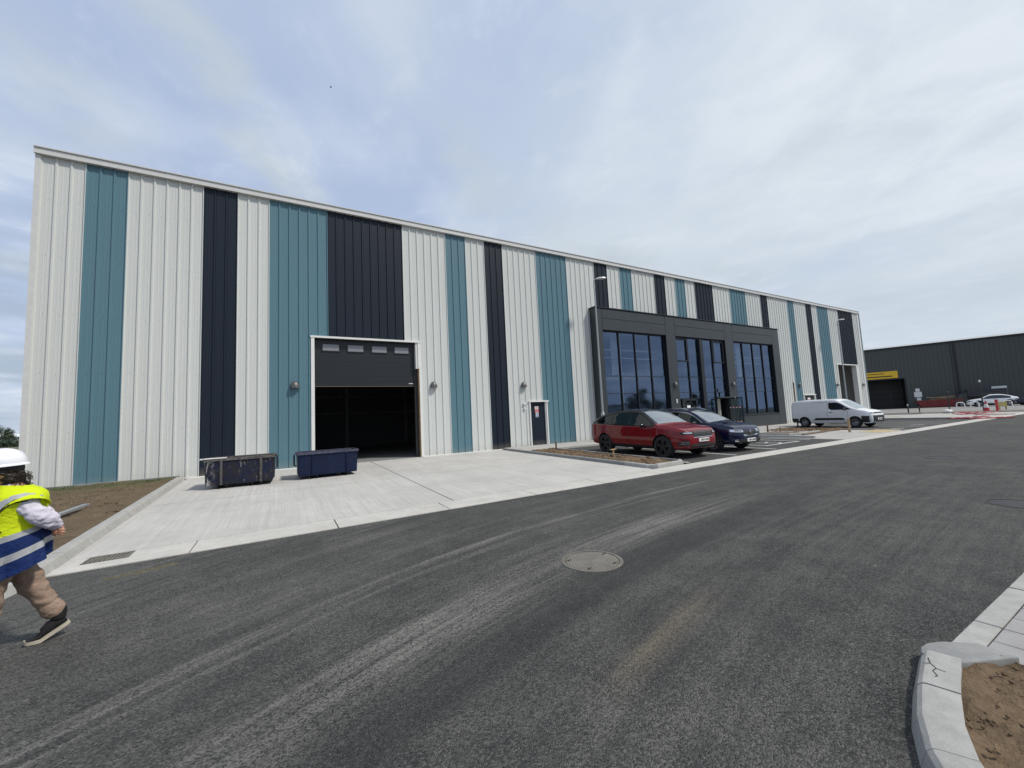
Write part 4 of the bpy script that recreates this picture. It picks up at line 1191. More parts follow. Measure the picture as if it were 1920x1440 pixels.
def crossover(paint, glass_low=.9):
    root = empty('parked_car', (0,0,0))
    c = Car(4.55, 1.86,
        top=[(-2.27,.90),(-2.2,1.02),(-1.9,1.17),(-1.3,1.42),(-.6,1.57),(.0,1.58),(.4,1.50),(.9,1.22),(1.15,1.08),(1.6,1.02),(2.0,.92),(2.2,.78),(2.27,.55)],
        bot=[(-2.27,.50),(-2.1,.32),(-1.5,.27),(1.5,.27),(2.1,.28),(2.27,.36)],
        plan=[(-2.27,.70),(-2.1,.88),(-1.5,.98),(0,1),(1.5,.98),(2.0,.88),(2.2,.7),(2.27,.5)],
        belt=[(-2.27,1.0),(0,.98),(1.2,.95),(2.27,.8)], tumble=.5, mats={'paint': paint})
    WX = ((-1.34,.36),(1.34,.36)); c.build(root, WX, .41)
    c.side('side_window', M['car_glass'], -1.5, .95, lambda x: c.belt(x)+.03, lambda x: max(c.belt(x)+.04, c.T(x)-.11), root, .010, nx=30)
    c.side('sill', M['black'], -.95, .95, .26, .42, root, .012)
    c.topdecal('windscreen', M['screen'], 1.12, .3, .7, .58, root)
    c.front('headlight', M['black'], .5, .85, .70, .80, root, mirror=True)
    for wx, _ in WX:
        for sd in (-1, 1):
            b = MB(); secs = []
            for k in range(17):
                a = math.pi*k/16
                for r_ in (.408, .48):
                    x = wx+math.cos(a)*r_; z = .36+math.sin(a)*r_
                    secs.append((x, sd*(c.Y(max(-2.25, min(2.25, x)), z)+.012), z))
            b.add(secs, [(2*k, 2*k+1, 2*k+3, 2*k+2) for k in range(16)]); b.build('arch_trim', M['black'], root, smooth=True, fix=False)
    for wx, r_ in WX:
        for sd in (-1, 1): wheel(root, wx, sd*(.93-.12), r_, .225, M['alloy'], 'five', sd)
    plate(c, .45, root)
    return root
WD = math.atan2(.93, -.365)     # direction along the dark building, towards its hidden end
put(crossover(M['p_white']), 89.2, -1.9, WD, 'white sloping back car parked in front of the dark grey building', 'car')
put(crossover(M['p_navy']), 90.0, -5.9, WD+.15, 'dark navy car at the right edge behind the white car', 'car')

# ------------------------------------------------------------------ skips
def skip(worn):
    root = empty('tipping_skip', (0,0,0))
    body = NT('worn_skip_paint' if worn else 'blue_skip_paint')
    n1 = body.noise(5, 7, .7); n2 = body.noise(1.6, 5, .65); n3 = body.noise(14, 6, .75, body.mapping((1.4,1.4,.35)))
    base = (.003,.008,.030)
    col = body.ramp(n2, [(.3, base), (.7, (base[0]*1.5, base[1]*1.5, base[2]*1.5))])
    if worn:
        col = body.mix(body.ramp(n1, [(.38, .95), (.62, .15)]), col, (.022,.020,.022))
        col = body.mix(body.ramp(n3, [(.62, 0), (.69, .9)]), col, (.50,.47,.43))
        X = body.sep()
        lft = body.math('MULTIPLY', body.ramp(body.math('ADD', body.math('MULTIPLY', X[0], -.8), -.2), [(.22, 0), (.45, 1)]), body.ramp(body.noise(12, 6, .8, body.mapping((1,1,.4))), [(.50, 0), (.58, 1)]))
        col = body.mix(lft, col, (.55,.53,.50))
    else:
        col = body.mix(body.ramp(n3, [(.66, 0), (.73, .5)]), col, (.16,.14,.16))
        col = body.mix(body.ramp(n1, [(.55, 0), (.75, .5)]), col, (.03,.028,.04))
    body.set(col, .6, 0, .25); body.bump(body.noise(2.2, 3), .25, .04); pm = body.m
    rim = simple('skip_rim', (.085,.078,.074) if worn else (.05,.05,.085), .6, var=.6, vs=14)
    hw, dp, h0, h1 = .80, .50, .09, .80
    b = MB()
    # hollow tapered tub with chamfered front corners
    def ring(w, d, z, ch=.025): return [(-w+ch,-d,z),(w-ch,-d,z),(w,-d+ch,z),(w,d-ch,z),(w-ch,d,z),(-w+ch,d,z),(-w,d-ch,z),(-w,-d+ch,z)]
    b.loft([ring(hw-.022, dp-.03, h0+.005), ring(hw-.018, dp-.02, h0+.06), ring(hw, dp, h1), ring(hw-.012, dp-.012, h1), ring(hw-.04, dp-.04, h0+.05)])
    b.build('tub', pm, root)
    b = MB(); b.loft([ring(hw+.03, dp+.03, h1-.055), ring(hw+.03, dp+.03, h1+.012), ring(hw-.015, dp-.015, h1+.012), ring(hw-.015, dp-.015, h1-.055), ring(hw+.03, dp+.03, h1-.055)], True, False); b.build('rim', rim, root)
    for x in (-.42, .50):
        b = MB(); b.box(x-.03, x+.03, -dp-.018, -dp+.01, h0+.01, h1-.06); b.box(x-.012, x+.012, -dp-.032, -dp-.018, h0+.01, h1-.06); b.build('rib', rim if worn else pm, root)
    for x in (-.40, .40):
        b = MB(); b.box(x-.11, x-.095, -.46, .46, .0, .10); b.box(x+.095, x+.11, -.46, .46, .0, .10); b.box(x-.11, x+.11, -.46, .46, .09, .10); b.build('fork_pocket', M['black'], root)
    hx = hw+.035 if worn else -hw-.035
    b = MB(); b.tube([(hx,-.25,h1+.0),(hx+.05*(1 if worn else -1),-.25,h1-.05),(hx+.05*(1 if worn else -1),-.25,h1-.36),(hx,-.25,h1-.40)], .022, 8); b.build('lock_handle', M['black'], root, smooth=True)
    if worn:
        b = MB(); b.box(-.80,-.30,-dp-.045,-dp+.06,h1+.012,h1+.035); b.box(-.90,-.60,-.5,-.44,h1+.0,h1+.03); b.build('mortar_crust', M['sack'], root); bevel(root.children[-1], .008, 1)
    return root
s = skip(True); s.location = (5.43, -3.05, zg(5.43,-3.05)+.006); s.rotation_euler = (0,0,-.05); tag(s, 'scuffed black and blue tipping skip with mortar splashed corner, left of two', 'skip', 'tipping skips on the concrete apron')
s = skip(False); s.location = (7.66, -2.95, zg(7.66,-2.95)+.006); s.rotation_euler = (0,0,.02); s.scale = (1.05,1,.97); tag(s, 'clean dark blue tipping skip in front of the open roller door', 'skip', 'tipping skips on the concrete apron')

# ------------------------------------------------------------------ lamp posts
def lamp_post():
    t = empty('lamp_post', (0,0,0))
    b = MB(); b.lathe([(.10,-.1),(.10,1.45),(.085,1.50),(.06,1.56)], n=20); b.build('base_shroud', M['galv'], t, smooth=True)
    b = MB(); b.tube([(0,0,1.5),(0,0,8.62)], [.058,.036], 14); b.build('pole', M['galv'], t, smooth=True)
    b = MB(); b.tube([(0,0,8.4),(0,0,8.68),(.05,0,8.74),(.22,-.0,8.78)], .028, 10); b.box(-.045,.045,-.03,.03,8.30,8.42); b.build('bracket', M['galv'], t, smooth=True)
    b = MB(); secs = [[(x, -w, z-.02), (x, -w*.8, z+h), (x, w*.8, z+h), (x, w, z-.02), (x, w*.7, z-.035), (x, -w*.7, z-.035)] for x, w, h, z in ((.12,.05,.03,8.78),(.25,.12,.05,8.80),(.55,.13,.045,8.82),(.68,.07,.02,8.83))]
    b.loft(secs); b.build('lantern', M['grey_trim'], t, smooth=True, angle=50)
    return t
l1 = lamp_post(); l1.location = (20.9,-1.2,-1.41); l1.rotation_euler = (0,0,-.35); l1.scale = (1,1,.985); tag(l1, 'slim grey lamp post standing in front of the left end of the glazed entrance', 'lamp post', 'grey street lamp posts')
l2 = copy_tree(l1); l2.location = (48.7,-1.2,-1.41); tag(l2, 'slim grey lamp post behind the white van beside the far tall doorway', 'lamp post', 'grey street lamp posts')

# stakes, posts and planks
def stake(x, y, h, w, lab, mat, top=None, name='timber_stake', d=None, lean=0):
    z = zg(x, y); b = MB(); b.box(-w/2, w/2, -(d or w)/2, (d or w)/2, -.1, h)
    if top: b.box(-top/2, top/2, -.05, .05, h, h+.03)
    o = b.build(name, mat); bevel(o, .004, 1); o.location = (x, y, z+.05); o.rotation_euler = (lean, lean*.5, .3); tag(o, lab, 'stake', 'timber stakes'); return o
stake(17.0-.15,-2.55,.33,.06,'short timber stake at the far end of the soil bed by the teal stripe',M['oldwood'],lean=.02)
stake(16.35,-6.6,.26,.05,'T shaped timber profile stake in the soil bed beside the red car',M['wood'],top=.30)
stake(31.6,-7.6,.66,.13,'pale timber post with yellow top standing in front of the white van',M['wood'],d=.1)
stake(30.1,-4.4,.45,.07,'small timber stake on the paving behind the blue car',M['oldwood'])
stake(31.0,-4.6,.25,.05,'low broken stake beside the taller one on the paving',M['oldwood'])
o = stake(36.35,-3.0,2.95,.08,'tall slim brown post leaning between entrance and van',M['oldwood'],name='timber_post')
o['category'] = 'post'; del o['group']
b = MB(); b.add([(0,0,0),(2.0,0,0),(2.0,.11,0),(0,.11,0),(0,0,.04),(2.0,0,.04),(2.0,.11,.04),(0,.11,.04)], [(3,2,1,0),(4,5,6,7),(0,1,5,4),(1,2,6,5),(2,3,7,6),(3,0,4,7)])
o = b.build('metal_plank', M['galv']); o.location = (2.66,-7.0,zg(2.7,-6)+.12); o.rotation_euler = (0,-.03,R(84)); tag(o, 'pale flat steel length lying on the bare soil by the kerb', 'metal length')
b = MB(); b.add([(0,0,0),(2.6,0,0),(2.6,.14,0),(0,.14,0),(0,0,.05),(2.6,0,.05),(2.6,.14,.05),(0,.14,.05)], [(3,2,1,0),(4,5,6,7),(0,1,5,4),(1,2,6,5),(2,3,7,6),(3,0,4,7)])
o = b.build('timber_board', M['oldwood']); o.location = (28.9,-6.75,zg(29,-6.7)+.03); o.rotation_euler = (0,0,.02); tag(o, 'brown timber board lying against the kerb behind the blue car', 'board')
# ------------------------------------------------------------------ far yard
D = empty('warehouse', (101.6,-4.6,-1.45), math.atan2(.93,-.365), 'dark grey warehouse with a yellow sign beyond the striped warehouse', 'warehouse')
# local x runs towards the hidden left end; local -y... outward normal faces the camera side (+y local)
dk = NT('dark_grey_cladding'); Xs = dk.sep()
rb = dk.ramp(dk.math('FRACT', dk.math('MULTIPLY', Xs[0], 2.0)), [(0, (.052,.060,.058)), (.82, (.056,.064,.062)), (.86, (.030,.036,.035)), (.97, (.034,.040,.039)), (1, (.06,.07,.068))])
dk.set(dk.mix(dk.ramp(dk.noise(.4, 4), [(.4, 0), (.7, .25)]), rb, (.06,.068,.066)), .5)
dc = dk.m
Hd = 10.35
def dpart(name, mat, *boxes, lab=None, parent=None):
    mb = MB()
    for q in boxes: mb.box(*q)
    o = mb.build(name, mat, parent or D)
    if lab: o['label'] = lab
    return o
dpart('wall', dc, (-13,14.2,-.3,0,0,Hd),(14.2,19.4,-.3,0,4.9,Hd),(19.4,75,-.3,0,0,Hd))
mb = MB(); mb.add([(-13,.25,Hd),(75,.25,Hd),(75,-22,Hd+2.4),(-13,-22,Hd+2.4),(-13,-44,Hd),(75,-44,Hd)], [(0,1,2,3),(3,2,5,4)]); mb.build('roof', simple('pale_roof_sheet', (.36,.37,.37), .4), D, fix=False)
dpart('gutter', M['anth'], (-13,75,.0,.22,Hd-.22,Hd-.02)); dpart('side_wall', dc, (-13.2,-13,-44,0,0,Hd),(75,75.2,-44,0,0,Hd),(-13,75,-44.2,-44,0,Hd))
dpart('down_pipe', M['anth'], (8.05,8.27,.0,.14,0,Hd-.2)); dpart('down_pipe', M['anth'], (8.55,8.60,.0,.05,0,Hd-.2))
dpart('doorway_lining', M['black'], (14.0,14.2,-4,-.3,0,4.9),(19.4,19.6,-4,-.3,0,4.9),(14.2,19.4,-4.1,-4,0,4.9)); dpart('door_frame', M['anth'], (14.1,19.5,.0,.06,4.9,5.1),(14.05,14.2,.0,.06,0,4.9))
dpart('rack', M['anth'], (15.9,16.0,-2,-1.9,0,3),(14.3,19,-2,-1.9,1,1.1),(14.3,19,-2,-1.9,2.0,2.1),(14.3,19,-2,-1.9,2.95,3.05))
sg = dpart('sign_board', M['sign_y'], (14.9,22,.02,.12,5.15,6.35)); 
dpart('lettering', M['ink'], (16.6,19.4,.121,.128,5.95,6.07),(15.6,19.2,.121,.128,5.42,5.60), parent=sg)
dpart('notice', M['white_pl'], (12.55,13.05,.01,.04,2.65,3.15),(12.35,13.25,.01,.04,1.75,2.6),(12.5,13.0,.01,.04,1.2,1.65))
dpart('door', M['black'], (3.6,4.6,.01,.05,0,2.45)); dpart('door_frame', M['trim'], (3.35,3.6,.01,.08,0,2.8),(4.6,4.85,.01,.08,0,2.8),(3.6,4.6,.01,.08,2.45,2.8))

# red skip with timber against the dark wall
WDR = math.atan2(.93, -.365)
def along(d, out):   # point d metres along the dark wall from its origin, out metres in front
    ux, uy = math.cos(WDR), math.sin(WDR); return (101.6+ux*d-uy*-(-out) if False else 101.6+ux*d+(-uy)*out, -4.6+uy*d+ux*out)
px, py = along(10.9, 2.2)
rs = empty('waste_skip', (px, py, -1.45), WDR, 'dark red waste skip heaped with boards against the dark grey wall', 'skip')
b = MB(); b.loft([[(-2.0,-.8,.1),(2.0,-.8,.1),(2.0,.8,.1),(-2.0,.8,.1)],[(-2.6,-.9,1.15),(2.6,-.9,1.15),(2.6,.9,1.15),(-2.6,.9,1.15)],[(-2.5,-.8,1.15),(2.5,-.8,1.15),(2.5,.8,1.15),(-2.5,.8,1.15)],[(-1.9,-.7,.3),(1.9,-.7,.3),(1.9,.7,.3),(-1.9,.7,.3)]]); b.build('tub', M['dred'], rs)
b = MB()
for x in (-1.2,0,1.2): b.box(x-.05,x+.05,.85,.93,.2,1.15)
b.build('rib', M['dred'], rs)
b = MB()
for k in range(9):
    x = random.uniform(-1.6,.6); a = random.uniform(-.15,.15); zz = 1.0+.07*k
    b.loft([[(x-1.0,-.5+.1*k,zz-a),(x-1.0,-.42+.1*k,zz-a),(x-1.0,-.42+.1*k,zz+.1-a),(x-1.0,-.5+.1*k,zz+.1-a)],[(x+1.0,-.5+.1*k,zz+a),(x+1.0,-.42+.1*k,zz+a),(x+1.0,-.42+.1*k,zz+.1+a),(x+1.0,-.5+.1*k,zz+.1+a)]])
o = b.build('timber_pile', M['wood']); o.location = (px,py,-1.45); o.rotation_euler = (0,0,WDR); tag(o, 'heap of pale boards filling the dark red skip', 'timber')
# dark box van in front of the wall
px, py = along(6.6, 2.2)
bv = empty('box_van', (px, py, -1.45), WDR, 'dark box van parked against the grey wall behind the white car', 'van')
b = MB(); b.box(-2.6,1.3,-.95,.95,.55,2.45); o = b.build('box_body', M['p_black'], bv); bevel(o, .05, 2)
b = MB(); b.loft([[(1.33,y,z) for y,z in ((-.9,.5),(.9,.5),(.85,2.1),(-.85,2.1))],[(2.0,y,z) for y,z in ((-.9,.5),(.9,.5),(.8,1.9),(-.8,1.9))],[(2.5,y,z) for y,z in ((-.9,.5),(.9,.5),(.85,1.2),(-.85,1.2))],[(2.9,y,z) for y,z in ((-.8,.5),(.8,.5),(.75,1.0),(-.75,1.0))]]); b.build('cab', M['p_black'], bv, smooth=True)
for x in (-1.7, 2.0):
    for sd in (-1, 1): wheel(bv, x, sd*.82, .36, .22, M['steelwheel'], 'steel', sd)
b = MB(); b.box(-2.5,2.2,-.4,.4,.35,.55); b.build('chassis', M['black'], bv)

# bike hoops
HP = [(75.6,-1.95),(75.45,-3.1),(75.2,-4.4),(77.4,-5.2)]
hl = ['leftmost white cycle hoop nearest the dark red skip','white cycle hoop in front of the white car front wheel','white cycle hoop between the road cone and the white car','white cycle hoop beside the rear wheel of the white car']
b = MB(); b.tube([(-.33,0,-.1),(-.33,0,.62),(-.27,0,.74),(-.15,0,.80),(.15,0,.80),(.27,0,.74),(.33,0,.62),(.33,0,-.1)], .05, 10)
h0 = b.build('cycle_hoop', M['white_pl'], smooth=True)
for i, (x, y) in enumerate(HP):
    o = h0 if i == 0 else h0.copy()
    if i: COL.objects.link(o)
    o.location = (x, y, zg(x,y)); o.rotation_euler = (0,0,2.1); tag(o, hl[i], 'cycle hoop', 'white cycle hoops in the far yard')
# cone
cn = empty('traffic_cone', (62.3,-6.45,-1.43), 0, 'red traffic cone with a white band on the far pavement', 'cone')
b = MB(); b.box(-.25,.25,-.25,.25,0,.04); b.build('cone_base', M['red_pl'], cn); b = MB(); b.lathe([(.20,.04),(.165,.35)], n=20); b.build('cone_body', M['red_pl'], cn, smooth=True); b = MB(); b.lathe([(.075,.78),(.045,.95)], n=20); b.build('cone_tip', M['red_pl'], cn, smooth=True)
b = MB(); b.lathe([(.165,.35),(.10,.68)], n=20, cap=True); b.build('reflective_band', M['white_pl'], cn, smooth=True)
b = MB(); b.lathe([(.098,.68),(.075,.78)], n=20); b.build('cone_top', M['red_pl'], cn, smooth=True)
b = MB(); b.box(-.26,.26,-.2,.2,.3,.72); b.box(-.24,-.20,-.18,.18,0,.3); b.box(.20,.24,-.18,.18,0,.3); b.box(-.28,.28,-.22,.22,.70,.76)
o = b.build('yellow_box', simple('faded_yellow', (.50,.42,.16), .7)); bevel(o, .02, 1); o.location = (69.3,-6.2,-1.45); o.rotation_euler = (0,0,2); tag(o, 'pale yellow box on legs standing in the far yard', 'box')
b = MB(); b.box(-.07,.07,-.07,.07,0,1.0); b.box(-.22,.22,-.14,.14,0,.10); b.box(-.09,.09,-.09,.09,.85,1.05); o = b.build('barrier_post', M['red_pl']); o.location = (60.6,-7.4,-1.42); tag(o, 'upright red post right of the traffic cone', 'post')
# tumbled chapter-8 barriers
BR = [(55.4,-6.1,.5,.18,'red and white plastic barrier lying flat, leftmost of the group by the sack'),
      (56.6,-6.9,-.35,.12,'red plastic barrier lying across another one left of the cone'),
      (53.6,-8.3,-.95,.10,'long red plastic barrier lying nearest the road edge'),
      (47.0,-8.3,-.7,.22,'collapsed red barrier panel on the kerb beside the parking bays'),
      (46.9,-9.35,-.95,.16,'dark red barrier section lying on the concrete channel'),
      (58.9,-6.9,-.9,.14,'red barrier foot lying right behind the traffic cone')]
def barrier():
    t = empty('road_barrier', (0,0,0))
    b = MB(); b.box(-1.0,1.0,-.03,.03,0,.12); b.box(-1.0,1.0,-.03,.03,.38,.46); b.box(-1.0,1.0,-.03,.03,.86,.98)
    for x in (-1.0,-.5,0,.45,.94): b.box(x,x+.06,-.031,.031,.12,.86)
    b.build('panel', M['red_pl'], t); t.scale = (1,.62,.62)
    b = MB()
    for x in (-.85,-.35,.15,.62): b.box(x,x+.22,-.036,.036,.13,.37)
    b.build('reflective_board', M['white_pl'], t)
    for x in (-.8,.75):
        b = MB(); b.box(x-.05,x+.05,-.05,.05,-.10,0); b.build('foot', M['dred'], t)
    return t
b0 = barrier()
for i, (x, y, rz, zz, lab) in enumerate(BR):
    o = b0 if i == 0 else copy_tree(b0)
    o.location = (x, y, zg(x,y)+zz*.45); o.rotation_euler = (R(84)+.04*i, .04*(i % 3-1), rz); tag(o, lab, 'barrier', 'red plastic road barriers lying on the far pavement')
b = MB()
secs = []
for k in range(9):
    a = math.pi*k/8; r_ = math.sin(a)
    secs.append([(.42*math.cos(a), .3*r_*math.cos(u)*(1+.1*math.sin(3*u+k)), .17+.17*r_*math.sin(u)) for u in [2*math.pi*q/14 for q in range(14)]])
b.loft(secs); o = b.build('white_sack', M['sack'], smooth=True, angle=80); o.location = (59.6,-4.6,-1.42); o.rotation_euler = (0,0,.6); tag(o, 'full white sack lying on the pavement left of the red barriers', 'sack')
def bollard(x, y, h, lab, top=None, r=.06, nm='bollard', cat='bollard'):
    t = empty(nm, (x, y, zg(x,y)), 0, lab, cat)
    b = MB(); b.lathe([(r,-.1),(r,h),(r*.6,h+.03)], n=12); b.build('shaft', M['anth'], t, smooth=True)
    b = MB(); b.lathe([(r*1.3,h-.12),(r*1.3,h+.04),(r*.5,h+.08)], n=12); b.build('cap', top or M['galv'], t, smooth=True)
bollard(64.9,-.4,.85,'dark bollard with pale cap left of the red skip')
bollard(67.0,-3.0,2.0,'tall thin dark post in front of the red skip',M['anth'],.05,'marker_post','post')
bollard(64.2,-5.9,2.9,'slim post lamp with white head standing left of the white car',M['white_pl'],.05,'post_lamp','lamp')
bollard(66.3,-.9,.5,'low dark stub post between the bollard and the tall thin post',M['anth'],.05,'stub_post','post')

# pale low building and trees on the left horizon, beyond the verge
def tree(x, y, h, w, leafmat, lab, seed, group, cat='tree', base=None, nleaf=2600, trunk=.28):
    rnd = random.Random(seed); z = -1.5 if base is None else base
    t = empty('tree', (x, y, z), 0, lab, cat, group)
    b = MB(); b.tube([(0,0,-.2),(0.05*h*.1,0,h*.3),(0,.02*h,h*.75)], [h*.028,h*.02,h*.006], 8)
    tips = []
    for k in range(9):
        a = k*2.4; hh = h*(trunk+.5*k/9); L = w*.42*(1-.5*k/9)
        p1 = Vector((math.cos(a)*L, math.sin(a)*L, hh+L*.5)); b.tube([(0,0,hh), tuple(p1*.5+Vector((0,0,hh*.5-.0))), tuple(p1)], [h*.012,h*.008,h*.003], 5); tips.append(p1)
    b.build('trunk', M['bark'], t, smooth=True)
    cl = []
    for p in tips: cl.append((p, w*rnd.uniform(.16,.26)))
    for k in range(14):
        a = rnd.uniform(0, 6.28); q = rnd.uniform(.2, 1); rr = w*.40*math.sqrt(rnd.random())
        hz = h*(trunk+.05+(1-trunk-.12)*q); rr *= math.sin(math.pi*min(1, .18+q*.75))**.6
        cl.append((Vector((math.cos(a)*rr, math.sin(a)*rr, hz)), w*rnd.uniform(.12,.22)))
    lb = MB(); ls = max(.05, h*.028)
    for i in range(nleaf):
        c, r_ = cl[rnd.randrange(len(cl))]
        v = Vector((rnd.gauss(0,1), rnd.gauss(0,1), rnd.gauss(0,.8))).normalized()*r_*rnd.uniform(.45,1.1)
        p = c+v; n = (v.normalized()+Vector((rnd.uniform(-.7,.7), rnd.uniform(-.7,.7), rnd.uniform(-.2,.9)))).normalized()
        u = n.orthogonal().normalized(); w2 = n.cross(u); s1, s2 = ls*rnd.uniform(.5,1.2), ls*rnd.uniform(.4,.9)
        a = rnd.uniform(0, 6.28); u, w2 = u*math.cos(a)+w2*math.sin(a), w2*math.cos(a)-u*math.sin(a)
        lb.add([p-u*s1, p+w2*s2*.6, p+u*s1, p-w2*s2*.6], [(0,1,2,3)])
    lb.build('crown', leafmat, t, fix=False)
    return t
TL = [(-97,232,9.0,9,'leaf_dark','tall dark tree at the far left edge of the horizon'),
      (-92.5,225,4.6,9,'leaf_dark','low dark bushy tree in front of the pale shed'),
      (-88.6,222,7.6,4,'leaf_dark','slim dark tree touching the corner of the striped warehouse'),
      (-101,240,7,9,'leaf_mid','distant green tree left of the pale shed')]
for i, (x, y, h, w, m_, lab) in enumerate(TL): tree(x, y, h, w, M[m_], lab, 11+i, 'trees on the left horizon')
sh = empty('shed', (-97,262,-1.5), 2.75, 'low pale shed with white roof on the left horizon', 'shed')
b = MB(); b.box(-14,14,-5,5,0,4.2); b.build('wall', M['int_wall'], sh); b = MB(); b.add([(-14.4,-5.4,4.2),(14.4,-5.4,4.2),(14.4,0,5.6),(-14.4,0,5.6),(14.4,5.4,4.2),(-14.4,5.4,4.2)], [(0,1,2,3),(3,2,4,5)]); b.build('roof', M['white_pl'], sh, fix=False)
b = MB()
rnd = random.Random(4)
for i in range(9000):
    x = rnd.uniform(-116,-78); y = 205+rnd.uniform(-3,3); z = -1.5+abs(rnd.gauss(0,1))*1.5*(.7+.5*noise.noise(Vector((x*.3,0,0)))); s_ = rnd.uniform(.15,.4)
    n = Vector((rnd.uniform(-1,1), rnd.uniform(-1,1), rnd.uniform(-.3,1))).normalized(); u = n.orthogonal().normalized(); v = n.cross(u); p = Vector((x,y,z))
    b.add([p-u*s_, p+v*s_*.6, p+u*s_, p-v*s_*.6], [(0,1,2,3)])
o = b.build('hedge', M['leaf_dark'], fix=False); tag(o, 'long dark hedge along the left horizon', 'hedge')
# trees and a low building across the road, seen in the glazing
for i, x in enumerate((46,52,57,63,70,78,84,92,100,108,120)):
    tree(x, -58-3*(i % 3), 4.2+(i*37 % 5)*.8, 5.5+(i % 3), M[('leaf_dark','leaf_mid','leaf_dark')[i % 3]], ['first','second','third','fourth','fifth','sixth','seventh','eighth','ninth','tenth','last'][i]+' tree of the row across the road, mirrored in the glazing', 40+i, 'trees across the road reflected in the glazing', nleaf=2600, trunk=.08)
sh = empty('low_building', (60,-48,-1.5), 0, 'low white building across the road, mirrored in the glazing', 'building')
b = MB(); b.box(-9,9,-4,4,0,3.2); b.build('wall', M['grey_trim'], sh); b = MB(); b.box(-9.3,9.3,-4.3,4.3,3.2,3.45); b.build('roof', M['white_pl'], sh)
b = MB()
for x in (-6,-2,2,6): b.box(x-.8,x+.8,3.98,4.03,1.0,2.3)
b.build('window', M['anth'], sh)

# bird
b = MB(); b.loft([[(0,-.28,0),(.0,-.28,.01),(.05,-.28,.0)],[(-.12,-.1,.07),(-.1,-.1,.09),(.1,-.1,.07)],[(-.22,0,.02),(0,0,.09),(.24,0,.03)],[(-.12,.1,.07),(-.1,.1,.09),(.1,.1,.07)],[(0,.28,0),(0,.28,.01),(.05,.28,0)]])
o = b.build('bird', M['ink']); o.location = (10.1,19,30); o.scale = (.4,.4,.4); o.rotation_euler = (0,.2,.7); tag(o, 'tiny dark bird flying high above the striped warehouse', 'bird')
# ------------------------------------------------------------------ the walking person at the left edge
def skin_mat(name, col):
    k = NT(name); k.set(k.ramp(k.noise(30, 4), [(.3, tuple(c*.85 for c in col)), (.7, col)]), .5, 0, .4); k.b.inputs['Subsurface Weight'].default_value = .08; return k.m
def cloth(name, col, sc=90, var=.15, rough=.85, bump=.3):
    k = NT(name); n = k.noise(sc, 3, .6); b = k.noise(7, 4, .6)
    c = k.ramp(b, [(.3, tuple(v*(1-var) for v in col)), (.7, tuple(min(1, v*(1+var)) for v in col))])
    k.set(k.mix(k.ramp(n, [(.35, .35), (.6, 0)]), c, tuple(v*.6 for v in col)), rough, 0, .2); k.bump(k.math('ADD', k.math('MULTIPLY', n, .06), k.noise(10, 4, .55, None, 1.5)), .6, .022); return k.m
SK = skin_mat('skin', (.50,.27,.19)); HV = cloth('hi_vis_yellow', (.60,.72,.012), 160, .08, .7, .1); BL = cloth('navy_blue_vest_cloth', (.008,.024,.105), 160, .2, .7, .1)
RF = simple('reflective_tape', (.38,.39,.40), .35, .2, var=.12, vs=20); TR = cloth('brown_corduroy', (.285,.205,.155), 70, .2); SH = cloth('pale_lilac_shirt', (.60,.57,.66), 120, .05)
HR = simple('dark_brown_hair', (.018,.011,.008), .55, var=.4, vs=60); HELM = simple('white_helmet_shell', (.74,.75,.80), .28, var=.02); SOLE = simple('pale_rubber_sole', (.42,.38,.30), .8); BOOT = cloth('black_suede', (.018,.018,.020), 80, .2)

def ell(c, t, a, b, n=16, up=(0,1,0)):
    t = Vector(t).normalized(); u = Vector(up); u = (u-t*u.dot(t)).normalized(); w = t.cross(u); c = Vector(c)
    return [c+u*a*math.cos(2*math.pi*k/n)+w*b*math.sin(2*math.pi*k/n) for k in range(n)]
def limb(mb, pts, rad, n=14, up=(0,1,0), sub=5):
    """smooth tapered limb through pts; rad = (a,b) per point, ends rounded"""
    P = [Vector(p) for p in pts]; Q = []; Rr = []
    for i in range(len(P)-1):
        p0, p1, p2, p3 = P[max(0,i-1)], P[i], P[i+1], P[min(len(P)-1,i+2)]
        for k in range(sub):
            t = k/sub
            Q.append(.5*((2*p1)+(p2-p0)*t+(2*p0-5*p1+4*p2-p3)*t*t+(3*p1-p0-3*p2+p3)*t**3)); s = t*t*(3-2*t)
            Rr.append((rad[i][0]*(1-s)+rad[i+1][0]*s, rad[i][1]*(1-s)+rad[i+1][1]*s))
    Q.append(P[-1]); Rr.append(rad[-1])
    secs = []
    def T(i): return (Q[min(i+1,len(Q)-1)]-Q[max(i-1,0)]).normalized()
    t0 = T(0); 
    for q in (.95,.6): secs.append(ell(Q[0]-t0*Rr[0][0]*q*.8, t0, Rr[0][0]*math.sqrt(1-q*q), Rr[0][1]*math.sqrt(1-q*q), n, up))
    for i in range(len(Q)): secs.append(ell(Q[i], T(i), Rr[i][0], Rr[i][1], n, up))
    t1 = T(len(Q)-1)
    for q in (.6,.95): secs.append(ell(Q[-1]+t1*Rr[-1][0]*q*.8, t1, Rr[-1][0]*math.sqrt(1-q*q), Rr[-1][1]*math.sqrt(1-q*q), n, up))
    mb.loft(secs, True, True)
def ball(mb, c, r, n=16, m=10):
    r = r if isinstance(r, tuple) else (r, r, r)
    mb.loft([[(c[0]+r[0]*math.sin(a)*math.cos(2*math.pi*k/n), c[1]+r[1]*math.sin(a)*math.sin(2*math.pi*k/n), c[2]+r[2]*math.cos(a)) for k in range(n)] for a in [math.pi*(i+.25)/(m+.5) for i in range(m+1)]])
